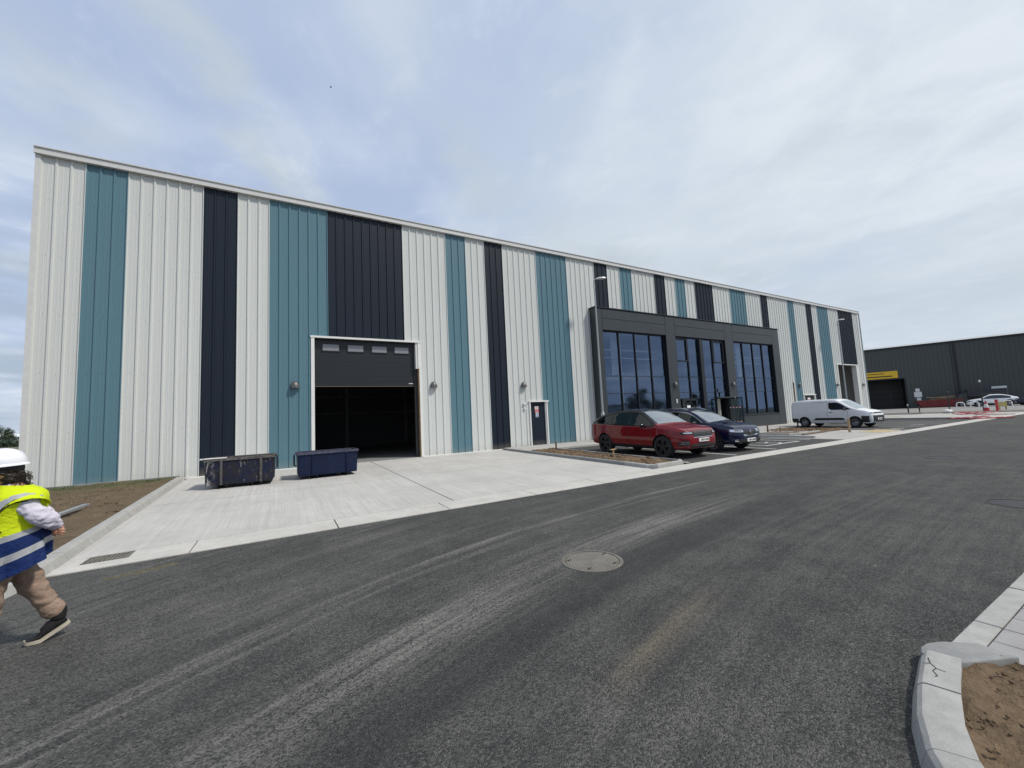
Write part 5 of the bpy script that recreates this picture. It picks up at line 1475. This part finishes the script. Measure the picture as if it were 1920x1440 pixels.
def fuse(mb, name, mat, parent, vox=.01, smooth_it=3, wr=None):
    o = mb.build(name, mat, parent)
    md = o.modifiers.new('r', 'REMESH'); md.mode = 'VOXEL'; md.voxel_size = vox; md.use_smooth_shade = True
    m2 = o.modifiers.new('s', 'SMOOTH'); m2.factor = .5; m2.iterations = smooth_it
    dg = bpy.context.evaluated_depsgraph_get(); dg.update()
    me = bpy.data.meshes.new_from_object(o.evaluated_get(dg)); o.modifiers.clear(); o.data = me; me.name = name
    if wr:
        me.update(); ns = [v.normal.copy() for v in me.vertices]
        for v, nn in zip(me.vertices, ns): v.co += nn*wr(v.co)
    me.polygons.foreach_set('use_smooth', [True]*len(me.polygons)); me.update()
    return o
PR = empty('person', (4.74,-12.15,-1.655), math.atan2(-.37,-.93), 'person in white helmet and yellow and blue vest walking away left with hands clasped behind', 'person')
# ---- body
b = MB()
ball(b, (.275,0,1.475), (.092,.072,.115)); ball(b, (.295,0,1.425), (.068,.056,.075))          # skull and jaw
b.loft([[(.365,-.012,1.44),(.365,.012,1.44),(.352,.009,1.485),(.352,-.009,1.485)],[(.393,-.012,1.437),(.393,.012,1.437),(.366,.006,1.485),(.366,-.006,1.485)]])   # nose
for s in (-1, 1):
    ball(b, (.262,s*.073,1.46), (.020,.010,.032), 8, 6)
limb(b, [(.205,0,1.33),(.235,0,1.42)], [(.052,.052),(.050,.050)])
limb(b, [(.19,0,.84),(.185,0,.98),(.195,0,1.12),(.185,0,1.26),(.195,0,1.325)], [(.165,.115),(.135,.095),(.15,.11),(.165,.10),(.09,.07)])
for s in (-1, 1):
    limb(b, [(.17,s*.125,1.245),(.09,s*.195,1.14),(.010,s*.205,1.045)], [(.056,.056),(.044,.046),(.037,.038)])
    limb(b, [(.010,s*.205,1.045),(-.015,s*.12,.99),(-.018,s*.055,.965)], [(.036,.038),(.031,.033),(.022,.028)])
kn = {}
for s, hip, kne, ank in ((-1,(.19,-.085,.80),(.085,-.09,.505),(-.075,-.09,.19)), (1,(.20,.085,.80),(.285,.09,.50),(.315,.09,.09))):
    limb(b, [hip, tuple((Vector(hip)+Vector(kne))/2), kne, tuple(Vector(kne).lerp(Vector(ank),.35)+Vector((-.015,0,0))), ank], [(.070,.072),(.062,.064),(.045,.047),(.040,.042),(.030,.032)])
# feet inside the shoes
pass
# hands: palm, four fingers and thumb, clasped behind the back
def hand(b, w, d, s, curl):
    """w wrist, d palm direction, s palm side sign"""
    w = Vector(w); d = Vector(d).normalized(); out = Vector((-1,0,-.1)).normalized(); out = (out-d*out.dot(d)).normalized(); up = d.cross(out)*s
    pc = w+d*.045
    b.loft([ell(w, d, .026, .017, 12, up), ell(w+d*.03, d, .036, .016, 12, up), ell(w+d*.07, d, .040, .014, 12, up), ell(w+d*.085, d, .036, .010, 12, up)])
    for k, (L, off) in enumerate(((.062,.030),(.070,.010),(.066,-.010),(.052,-.029))):
        p0 = w+d*.078+up*off; a = curl+.10*k
        p1 = p0+(d*math.cos(a*.5)-out*-math.sin(a*.5)*1)*L*.45 if False else p0+(d*math.cos(a*.5)+out*math.sin(a*.5))*L*.45
        p2 = p1+(d*math.cos(a*1.2)+out*math.sin(a*1.2))*L*.33; p3 = p2+(d*math.cos(a*1.8)+out*math.sin(a*1.8))*L*.25
        b.tube([tuple(p0-d*.01), tuple(p1), tuple(p2), tuple(p3)], [.0095,.009,.0085,.006], 8)
    t0 = w+d*.025+up*.030; t1 = t0+(up*.7+d*.6)*.03; t2 = t1+(d*.9+up*.2)*.028; b.tube([tuple(t0-up*.015), tuple(t0), tuple(t1), tuple(t2)], [.014,.013,.011,.008], 8)
hand(b, (-.022,.058,.965), (-.10,-1,-.38), 1, .75)
hand(b, (-.036,-.055,.955), (-.10,1,-.25), -1, .6)
fuse(b, 'body', SK, PR, .006, 2)
# ---- trousers
def folds(amp, f, dirz=1.0):
    return lambda p: amp*(noise.noise(Vector((p.x*f*.7, p.y*f*.7, p.z*f*dirz)))+.5*noise.noise(Vector((p.x*f*2, p.y*f*2, p.z*f*2.4*dirz))))
b = MB()
limb(b, [(.19,0,.78),(.19,0,.90)], [(.172,.135),(.160,.12)], 20)
limb(b, [(.19,-.085,.80),(.14,-.09,.65),(.075,-.09,.50),(.012,-.09,.36),(-.040,-.09,.255)], [(.096,.104),(.090,.092),(.074,.080),(.066,.070),(.062,.066)], 18)
limb(b, [(.21,.09,.80),(.255,.09,.65),(.285,.09,.50),(.30,.09,.32),(.31,.09,.14)], [(.088,.085),(.086,.088),(.076,.080),(.066,.070),(.060,.064)], 18)
fuse(b, 'trousers', TR, PR, .009, 2, folds(.020, 8, 1.3))
b = MB()
limb(b, [(-.030,-.09,.285),(-.054,-.09,.225)], [(.067,.072),(.070,.075)], 18, sub=2); b2 = MB(); limb(b2, [(.305,.09,.19),(.31,.09,.13)], [(.070,.076),(.069,.075)], 18, sub=2)
fuse(b, 'trouser_cuff', TR, PR, .008, 1, folds(.006, 14)); fuse(b2, 'trouser_cuff', TR, PR, .008, 1, folds(.006, 14))
# ---- shoes
def shoe(pts, soledrop, rz):
    b = MB(); limb(b, pts[0], pts[1], 16, up=(0,1,0)); fuse(b, 'shoe', BOOT, PR, .007, 2)
A = Vector((-.085,-.09,.20))
th = -.62   # pitch of the lifted rear shoe
def rs_(p): x, y, z = p; return (.075+(x*math.cos(th)+z*math.sin(th)) if False else .085+x*math.cos(th)-z*math.sin(th)*-1*-1, -.09+y, .022-x*math.sin(th)*-1*-1+z*math.cos(th))
def place_shoe(ox, oy, oz, pitch, name_y):
    # shoe local: toe at x=0, heel at x=-.27, sole z=0 ; pitch lifts the heel; ball of foot flexes at x=-.08
    def tr(p):
        x, y, z = p
        if x < -.085:
            dx = x+.085; c, s = math.cos(pitch), math.sin(pitch)
            X = -.085+dx*c+z*s; Z = -dx*s+z*c
        else:
            k = .35*pitch; dx = x+.0; X = x+z*math.sin(k)*.3; Z = z
            Z += max(0, -x-.06)*0
        return (ox+X, oy+y, oz+Z)
    b = MB(); secs = []
    prof = [(0.0,.012,.020,.014),(-.015,.030,.036,.0),(-.05,.042,.048,.0),(-.085,.047,.072,.0),(-.13,.044,.092,.0),(-.175,.040,.110,.0),(-.215,.037,.112,.0),(-.25,.034,.115,.0),(-.272,.022,.10,.004)]
    for x, hw, h, z0 in prof:
        ring = []
        for k in range(16):
            a = 2*math.pi*k/16; c, s = math.cos(a), math.sin(a)
            yy = hw*(abs(c)**.8)*(1 if c > 0 else -1)*(1-.25*max(0, s)); zz = .022+z0+(h-.022)*(.5+.5*s) if True else 0
            ring.append(tr((x, yy, zz)))
        secs.append(ring)
    b.loft(secs); up_ = b.build('shoe', BOOT, PR, smooth=True, angle=60)
    b = MB(); secs = []
    for x, hw, h, z0 in prof:
        hw += .006; secs.append([tr((x-(.004 if x < -.26 else -.004 if x > -.01 else 0), q*hw, z)) for q, z in ((-1,0+z0*.5),(1,0+z0*.5),(1.02,.026+z0),(-1.02,.026+z0))])
    b.loft(secs); b.build('sole', SOLE, up_, smooth=True, angle=50)
    b = MB()
    for k in range(4):
        x = -.10-.025*k; h = .060+.013*k; b.tube([tr((x,-.022,h+.004)), tr((x-.004,0,h+.016)), tr((x,.022,h+.004))], .0035, 6)
    b.build('lace', M['black'], up_, smooth=True)
place_shoe(.098,-.09,.0,.50,0); place_shoe(.56,.09,.0,0,0)
b = MB(); b.lathe([(.046,0),(.050,.05),(.046,.09)], (-.083,-.09,.155), n=16); b.build('sock', M['black'], PR, smooth=True)
b = MB(); b.lathe([(.046,0),(.050,.05)], (.312,.09,.10), n=16); b.build('sock', M['black'], PR, smooth=True)
# ---- shirt
b = MB()
limb(b, [(.19,0,.95),(.195,0,1.12),(.185,0,1.26),(.20,0,1.335)], [(.150,.110),(.160,.118),(.172,.108),(.085,.075)], 20)
for s in (-1, 1):
    limb(b, [(.17,s*.135,1.255),(.13,s*.185,1.19),(.07,s*.212,1.11),(.012,s*.212,1.045)], [(.060,.064),(.060,.066),(.058,.066),(.052,.058)], 16)
    limb(b, [(.012,s*.212,1.045),(-.025,s*.155,1.01)], [(.052,.056),(.044,.048)], 16)
fuse(b, 'shirt', SH, PR, .008, 3, folds(.016, 15, 1.0))
b = MB()
for k in range(2):
    b.loft([[(.20+.066*q*math.cos(a)+.02, .062*q*math.sin(a), 1.345+.03*(1-k)*1+.0*q-.02*math.cos(a)) for a in [2*math.pi*j/16 for j in range(16)]] for q in (1.0, 1.08)], True, False)
b.build('collar', SH, PR, smooth=True)
# ---- vest: rings with forward-drooping hem
VR = []   # (z, slope, cx, rx, ry)
for z, sl_, cx, rx, ry in ((.66,.47,.186,.186,.212),(.70,.46,.186,.184,.207),(.755,.43,.186,.180,.200),(.80,.42,.182,.178,.194),(.865,.37,.183,.172,.188),(.915,.33,.185,.167,.183),(.97,.28,.186,.162,.180),(1.02,.24,.187,.158,.180),(1.08,.18,.188,.156,.182),(1.15,.12,.180,.158,.192),(1.22,.06,.172,.156,.208),(1.275,.03,.170,.142,.205),(1.315,.0,.176,.115,.165),(1.345,-.05,.19,.085,.100),(1.36,-.12,.195,.078,.080)):
    VR.append((z, sl_, cx, rx, ry))
def vp(i, a, off=0, dz=0):
    z, sl_, cx, rx, ry = i if isinstance(i, tuple) else VR[i]
    c, s = math.cos(a), math.sin(a); e = .82
    cc = (abs(c)**e)*(1 if c >= 0 else -1); ss = (abs(s)**e)*(1 if s >= 0 else -1)
    x = (rx+off)*cc; y = (ry+off)*ss
    if z < 1.0:
        k = (1.0-z)/.34; f = 1+.10*k*math.sin(a*5+z*5)+.06*k*math.sin(a*9+2+z*4)+.03*k*math.sin(a*17)
        x *= f; y *= f
    if z < .8: x -= .03*max(0, -c)*0
    w = .035*noise.noise(Vector((x*9, y*9, z*7)))+.018*noise.noise(Vector((x*24, y*24, z*14)))
    return (cx+x*(1+w), y*(1+w), z-sl_*x+dz)
def vring(z):
    for i in range(len(VR)-1):
        a, b_ = VR[i], VR[i+1]
        if a[0] <= z <= b_[0]: t = (z-a[0])/(b_[0]-a[0]); return tuple(a[k]+t*(b_[k]-a[k]) for k in range(5))
    return VR[-1]
zs = sorted(set([.66,.70,.735,.775,.80,.835,.865,.90,.94,.96,.985,1.01,1.04,1.08,1.12,1.16,1.2,1.24,1.275,1.30,1.32,1.345,1.36]))
def zone(z): return 1 if (.775 <= z < .835 or .94 <= z < .985) else (2 if z < .96 else 0)
na = 72; ins = MB(); ins.m = []
for li, off in ((0, .016), (1, .010)):
    base = len(ins.v)
    for z in zs:
        for k in range(na): ins.v.append(vp(vring(z), 2*math.pi*k/na, off))
    for i in range(len(zs)-1):
        for k in range(na):
            k2 = (k+1) % na; q = [base+i*na+k, base+i*na+k2, base+(i+1)*na+k2, base+(i+1)*na+k]
            ins.f.append(q if li == 0 else q[::-1]); ins.m.append(zone(zs[i]))
nn = len(zs)*na
for i in (0, len(zs)-1):
    for k in range(na): k2 = (k+1) % na; ins.f.append([i*na+k, nn+i*na+k, nn+i*na+k2, i*na+k2]); ins.m.append(zone(zs[i]))
vest = ins.build('vest', [HV, RF, BL], PR, smooth=True, angle=60, fix=False)
def strip(name, mat, path, w, off=.021):
    """path: list of (z, angle); strip on the vest surface"""
    mb = MB(); secs = []
    for i, (z, a) in enumerate(path):
        z2, a2 = path[min(i+1, len(path)-1)]; z1, a1 = path[max(i-1, 0)]
        p = Vector(vp(vring(z), a, off)); t = (Vector(vp(vring(z2), a2, off))-Vector(vp(vring(z1), a1, off))).normalized()
        n = Vector((math.cos(a), math.sin(a), .1 if z < 1.25 else .9)).normalized(); s = t.cross(n).normalized()
        secs.append([p-s*w/2-n*.006, p-s*w/2, p+s*w/2, p+s*w/2-n*.006])
    mb.loft(secs); return mb.build(name, mat, vest, smooth=True, angle=50)
for s in (1, -1):
    arc = [(.985, s*.72),(1.06,s*.78),(1.13,s*.86),(1.19,s*.98),(1.24,s*1.15),(1.275,s*1.42),(1.285,s*1.7),(1.27,s*2.0),(1.24,s*2.25)]
    strip('shoulder_tape', RF, arc, .042)
    strip('armhole_piping', M['black'], [(1.03,s*1.28),(1.03,s*.98),(1.09,s*.98),(1.15,s*1.06),(1.20,s*1.2),(1.235,s*1.45),(1.235,s*1.75),(1.21,s*1.98)], .010, .024)
strip('pocket_trim', RF, [(1.12,.30),(1.118,.42),(1.115,.54)], .012)
strip('pocket_flap', HV, [(1.07,.25),(1.068,.42),(1.065,.58)], .028)
# flared cap of the vest over the shoulder blade
b = MB(); cap = []
for k in range(9):
    a = 1.35+.16*k; z = 1.285-.012*(k-3)**2*.35
    p = Vector(vp(vring(z), a, .012)); o_ = Vector((math.cos(a), math.sin(a), -.25)).normalized()
    w = .055*math.sin(math.pi*(k+.5)/9)+.012
    cap.append([p, p+o_*w+Vector((0,0,-.012)), p+o_*w+Vector((0,0,-.018)), p-Vector((0,0,.006))])
b.loft(cap); b.build('shoulder_flap', HV, vest, smooth=True, angle=50)
# ---- hair and helmet
b = MB(); ball(b, (.250,0,1.485), (.105,.088,.105)); ball(b, (.215,0,1.425), (.075,.078,.085)); limb(b, [(.19,.0,1.42),(.165,0,1.37)], [(.062,.05),(.04,.03)])
fuse(b, 'hair', HR, PR, .008, 1, lambda p: .012*noise.noise(p*40)+.008*noise.noise(p*90) if p.x < .30 else -.02)
b = MB(); rnd = random.Random(5)
for i in range(70):
    a = rnd.uniform(math.pi*.55, math.pi*1.45); z = rnd.uniform(1.36,1.47); p = Vector((.215+.085*math.cos(a), .082*math.sin(a), z)); pts = [tuple(p)]
    ph = rnd.uniform(0, 6); out = Vector((math.cos(a), math.sin(a), 0))
    for q in range(1, 6): pts.append(tuple(p+out*(.006*q+.004*math.sin(ph+q*1.6))+Vector((.008*math.cos(ph+q*1.5), .008*math.sin(ph+q*1.5), -.008*q+.006*math.sin(ph+q)))))
    b.tube(pts, [.0022]*5+[.0008], 5)
b.build('curls', HR, [o for o in PR.children if o.name.startswith('hair')][0], smooth=True)
HM = empty('helmet', (.272,0,1.535), 0); HM.parent = PR; HM.rotation_euler = (0,.06,0)
b = MB(); secs = []
for i in range(15):
    t = i/14; a = math.pi/2*t; r = math.cos(a)**.85 if t < 1 else .02; h = math.sin(a)
    ring = []
    for k in range(40):
        u = 2*math.pi*k/40; rx, ry = .143, .118
        ridge = 1+.018*max(0, math.cos(u*1)*0)+.03*(1-t)*0
        x, y = rx*max(.02, r)*math.cos(u), ry*max(.02, r)*math.sin(u)
        zz = .125*h**.95 if t > 0 else 0
        zz += .009*math.exp(-(y/.014)**2)*h**.5+.009*math.exp(-((abs(y)-.048)/.009)**2)*h**.5
        ring.append((x, y, zz))
    secs.append(ring)
inner = [[(x*.95, y*.95, z-.006) for x, y, z in s_] for s_ in secs[::-1]]
b.loft(secs+inner, True, False); b.build('shell', HELM, HM, smooth=True, angle=60)
b = MB(); ra, rb_ = [], []
for k in range(40):
    u = 2*math.pi*k/40; ext = .012+.045*max(0, math.cos(u))**2
    ra.append((.140*math.cos(u), .116*math.sin(u), .006)); rb_.append(((.143+ext)*math.cos(u), (.119+ext*.7)*math.sin(u), -.012-.01*max(0, math.cos(u))))
b.loft([ra, rb_, [(x, y, z-.004) for x, y, z in rb_], [(x, y, z-.008) for x, y, z in ra]], True, False); b.build('brim', HELM, HM, smooth=True)
b = MB(); b.loft([[(.125*q*math.cos(2*math.pi*k/24), .105*q*math.sin(2*math.pi*k/24), z) for k in range(24)] for q, z in ((1,.0),(.98,-.035),(.94,-.035),(.95,.0))], True, False); b.build('headband', M['black'], HM, smooth=True)
PR.scale = (1,1,.967)
# ------------------------------------------------------------------ light, sky, camera
SUN = Vector((.55,-.60,1.05)).normalized()
sl = bpy.data.lights.new('sun', 'SUN'); sl.energy = 2.95; sl.angle = R(5.0); sl.color = (1,.94,.85)
so = bpy.data.objects.new('sun', sl); COL.objects.link(so)
so.rotation_euler = (-SUN).to_track_quat('-Z', 'Y').to_euler()
w = bpy.data.worlds.new('World'); scene.world = w; w.use_nodes = True; nt = w.node_tree
bg = nt.nodes['Background']; ln = nt.links.new
def N(t, **k):
    n = nt.nodes.new(t)
    for a, b_ in k.items(): setattr(n, a, b_)
    return n
sky = N('ShaderNodeTexSky', sky_type='NISHITA', sun_disc=False)
sky.sun_elevation = math.asin(SUN.z); sky.sun_rotation = math.atan2(SUN.x, SUN.y); sky.dust_density = 2.0; sky.air_density = 1.0
tc = N('ShaderNodeTexCoord'); sp = N('ShaderNodeSeparateXYZ'); ln(tc.outputs['Generated'], sp.inputs[0])
def Mt(op, a, b_=0):
    n = N('ShaderNodeMath', operation=op)
    for i, v in enumerate((a, b_)):
        if hasattr(v, 'links'): ln(v, n.inputs[i])
        else: n.inputs[i].default_value = v
    return n.outputs[0]
def rampw(f, st):
    n = N('ShaderNodeValToRGB'); ln(f, n.inputs[0]); e = n.color_ramp.elements
    while len(e) < len(st): e.new(.5)
    for i, (p, c) in enumerate(st): e[i].position = p; e[i].color = (c, c, c, 1) if isinstance(c, (int, float)) else (*c, 1)
    return n.outputs[0]
def mixw(f, a, b_, mode='MIX'):
    n = N('ShaderNodeMix', data_type='RGBA', blend_type=mode)
    for i, v in ((0, f), (6, a), (7, b_)):
        if hasattr(v, 'links'): ln(v, n.inputs[i])
        elif isinstance(v, (int, float)): n.inputs[i].default_value = v
        else: n.inputs[i].default_value = (*v, 1)
    return n.outputs[2]
zc = Mt('MAXIMUM', sp.outputs[2], 0.0)
den = Mt('ADD', zc, .16)
cx = Mt('DIVIDE', sp.outputs[0], den); cy = Mt('DIVIDE', sp.outputs[1], den)
cb = N('ShaderNodeCombineXYZ'); ln(cx, cb.inputs[0]); ln(cy, cb.inputs[1])
def nz(scale, det, rough, rot=0, stretch=(1,1,1), loc=(0,0,0), dist=0):
    m = N('ShaderNodeMapping'); ln(cb.outputs[0], m.inputs[0]); m.inputs['Rotation'].default_value = (0,0,rot); m.inputs['Scale'].default_value = stretch; m.inputs['Location'].default_value = loc
    n = N('ShaderNodeTexNoise'); ln(m.outputs[0], n.inputs['Vector']); n.inputs['Scale'].default_value = scale; n.inputs['Detail'].default_value = det; n.inputs['Roughness'].default_value = rough; n.inputs['Distortion'].default_value = dist
    return n.outputs['Fac']
# a scale of the sky colours: background strength .1, cloud radiance given x10
skyc = mixw(.85, sky.outputs[0], (4.2,5.15,7.2))
haze = rampw(zc, [(0, .55), (.25, .15), (1, 0)])
skyc = mixw(haze, skyc, (6.0,6.85,7.8))
# domain warp shared by the cloud masses
wn = N('ShaderNodeTexNoise'); ln(cb.outputs[0], wn.inputs['Vector']); wn.inputs['Scale'].default_value = 3.2; wn.inputs['Detail'].default_value = 6; wn.inputs['Roughness'].default_value = .55
ws = N('ShaderNodeSeparateColor'); ln(wn.outputs['Color'], ws.inputs[0])
wx = Mt('ADD', cx, Mt('MULTIPLY', Mt('SUBTRACT', ws.outputs[0], .5), .22)); wy = Mt('ADD', cy, Mt('MULTIPLY', Mt('SUBTRACT', ws.outputs[1], .5), .22))
def mass(ax, ay, bx, by, w, soft=1.0):
    L2 = (bx-ax)**2+(by-ay)**2
    px_, py_ = Mt('SUBTRACT', wx, ax), Mt('SUBTRACT', wy, ay)
    t = Mt('DIVIDE', Mt('ADD', Mt('MULTIPLY', px_, bx-ax), Mt('MULTIPLY', py_, by-ay)), L2)
    t = Mt('MINIMUM', Mt('MAXIMUM', t, 0), 1)
    dx = Mt('SUBTRACT', px_, Mt('MULTIPLY', t, bx-ax)); dy = Mt('SUBTRACT', py_, Mt('MULTIPLY', t, by-ay))
    d = Mt('SQRT', Mt('ADD', Mt('MULTIPLY', dx, dx), Mt('MULTIPLY', dy, dy)))
    mr = N('ShaderNodeMapRange'); mr.interpolation_type = 'SMOOTHSTEP'; ln(d, mr.inputs[0]); mr.inputs[1].default_value = 0; mr.inputs[2].default_value = w; mr.inputs[3].default_value = soft; mr.inputs[4].default_value = 0
    return mr.outputs[0]
brk = rampw(nz(5.0, 8, .6, .4, (1,.9,1), (3.1,5.2,0), .3), [(.34, .15), (.60, 1)])
# broad veil, thicker towards +x (the sun side)
east = Mt('ADD', Mt('MULTIPLY', sp.outputs[0], .55), .38)
veil = Mt('MULTIPLY', rampw(Mt('ADD', nz(.9, 5, .5, .3, (1,.8,1), (1.3,.4,0), .2), Mt('MULTIPLY', Mt('SUBTRACT', east, .5), .62)), [(.36, 0), (.70, 1)]), .9)
c = mixw(veil, skyc, (5.85,6.55,7.25))
pf = rampw(nz(2.2, 7, .52, -.5, (1,.8,1), (4.2,2.1,0), .25), [(.48, 0), (.74, 1)])
c = mixw(Mt('MULTIPLY', pf, .5), c, (6.8,7.4,8.0))
gr = rampw(nz(1.3, 6, .55, -.4, (1,.8,1), (7.7,9.1,0), .2), [(.54, 0), (.76, 1)])
c = mixw(Mt('MULTIPLY', gr, .6), c, (4.9,5.5,6.1))
for a in ((-.52,1.05,-.38,1.26,.19,.7), (-.22,.90,.06,1.42,.12,.85), (.30,1.02,.55,1.12,.16,.25), (.92,1.22,1.25,1.25,.22,.5), (2.2,1.0,3.0,.9,.4,.4), (.42,1.0,.62,1.2,.12,.6), (1.15,1.3,1.45,1.25,.14,.7), (1.7,1.1,2.0,1.05,.12,.5)):
    c = mixw(Mt('MULTIPLY', mass(*a), brk), c, (5.0,5.65,6.25))
for a in ((.66,.58,.80,.74,.14,.32), (-.02,1.1,.10,1.45,.10,.3), (1.3,.3,1.8,.25,.9,.7)):
    c = mixw(Mt('MULTIPLY', mass(*a), brk), c, (7.3,7.85,8.3))
wisp = rampw(nz(6.5, 6, .6, .9, (1,.7,1), (2.2,6.1,0), .3), [(.56, 0), (.76, 1)])
c = mixw(Mt('MULTIPLY', wisp, .28), c, (7.5,8.0,8.5))
# low grey banks near the horizon
m2 = N('ShaderNodeMapping'); ln(tc.outputs['Generated'], m2.inputs[0]); m2.inputs['Scale'].default_value = (1,1,5.5)
n2 = N('ShaderNodeTexNoise'); ln(m2.outputs[0], n2.inputs['Vector']); n2.inputs['Scale'].default_value = 3.4; n2.inputs['Detail'].default_value = 8; n2.inputs['Roughness'].default_value = .55
west = Mt('MAXIMUM', Mt('SUBTRACT', .35, Mt('ADD', Mt('MULTIPLY', sp.outputs[0], .9), Mt('MULTIPLY', sp.outputs[1], 1.6))), Mt('MAXIMUM', Mt('SUBTRACT', .35, Mt('MULTIPLY', sp.outputs[0], .9)), .14))
lowm = Mt('MULTIPLY', rampw(zc, [(.0, .6), (.10, 1), (.45, .25), (.6, 0)]), Mt('MINIMUM', west, 1))
c = mixw(Mt('MULTIPLY', rampw(n2.outputs['Fac'], [(.47, 0), (.57, 1)]), lowm), c, (3.3,4.1,5.1))
c = mixw(Mt('MULTIPLY', rampw(n2.outputs['Fac'], [(.36, 1), (.46, 0)]), Mt('MULTIPLY', lowm, .8)), c, (8.4,8.9,9.3))
# ground half
c = mixw(rampw(Mt('ADD', sp.outputs[2], .5), [(.485, 1), (.5, 0)]), c, (2.2,2.3,2.2))
ln(c, bg.inputs[0]); bg.inputs[1].default_value = .10

cam = bpy.data.cameras.new('camera'); co = bpy.data.objects.new('camera', cam); COL.objects.link(co)
cam.sensor_width = 36; cam.lens = 753.88/1920*36; cam.clip_end = 3000; cam.clip_start = .05
yaw, pitch, roll = R(29.75372711), R(4.917492), R(-2.77568207)
f = Vector((math.sin(yaw)*math.cos(pitch), math.cos(yaw)*math.cos(pitch), math.sin(pitch)))
r0 = Vector((math.cos(yaw), -math.sin(yaw), 0)); u0 = r0.cross(f)
r_ = r0*math.cos(roll)+u0*math.sin(roll); u_ = -r0*math.sin(roll)+u0*math.cos(roll)
mt = Matrix((r_, u_, -f)).transposed().to_4x4(); mt.translation = Vector((6.45365538,-17.11458328,0))
co.matrix_world = mt; scene.camera = co
vs = scene.view_settings; vs.view_transform = 'Standard'; vs.look = 'None'; vs.gamma = 1; vs.exposure = .14
scene.cycles.max_bounces = 6; scene.cycles.transparent_max_bounces = 10
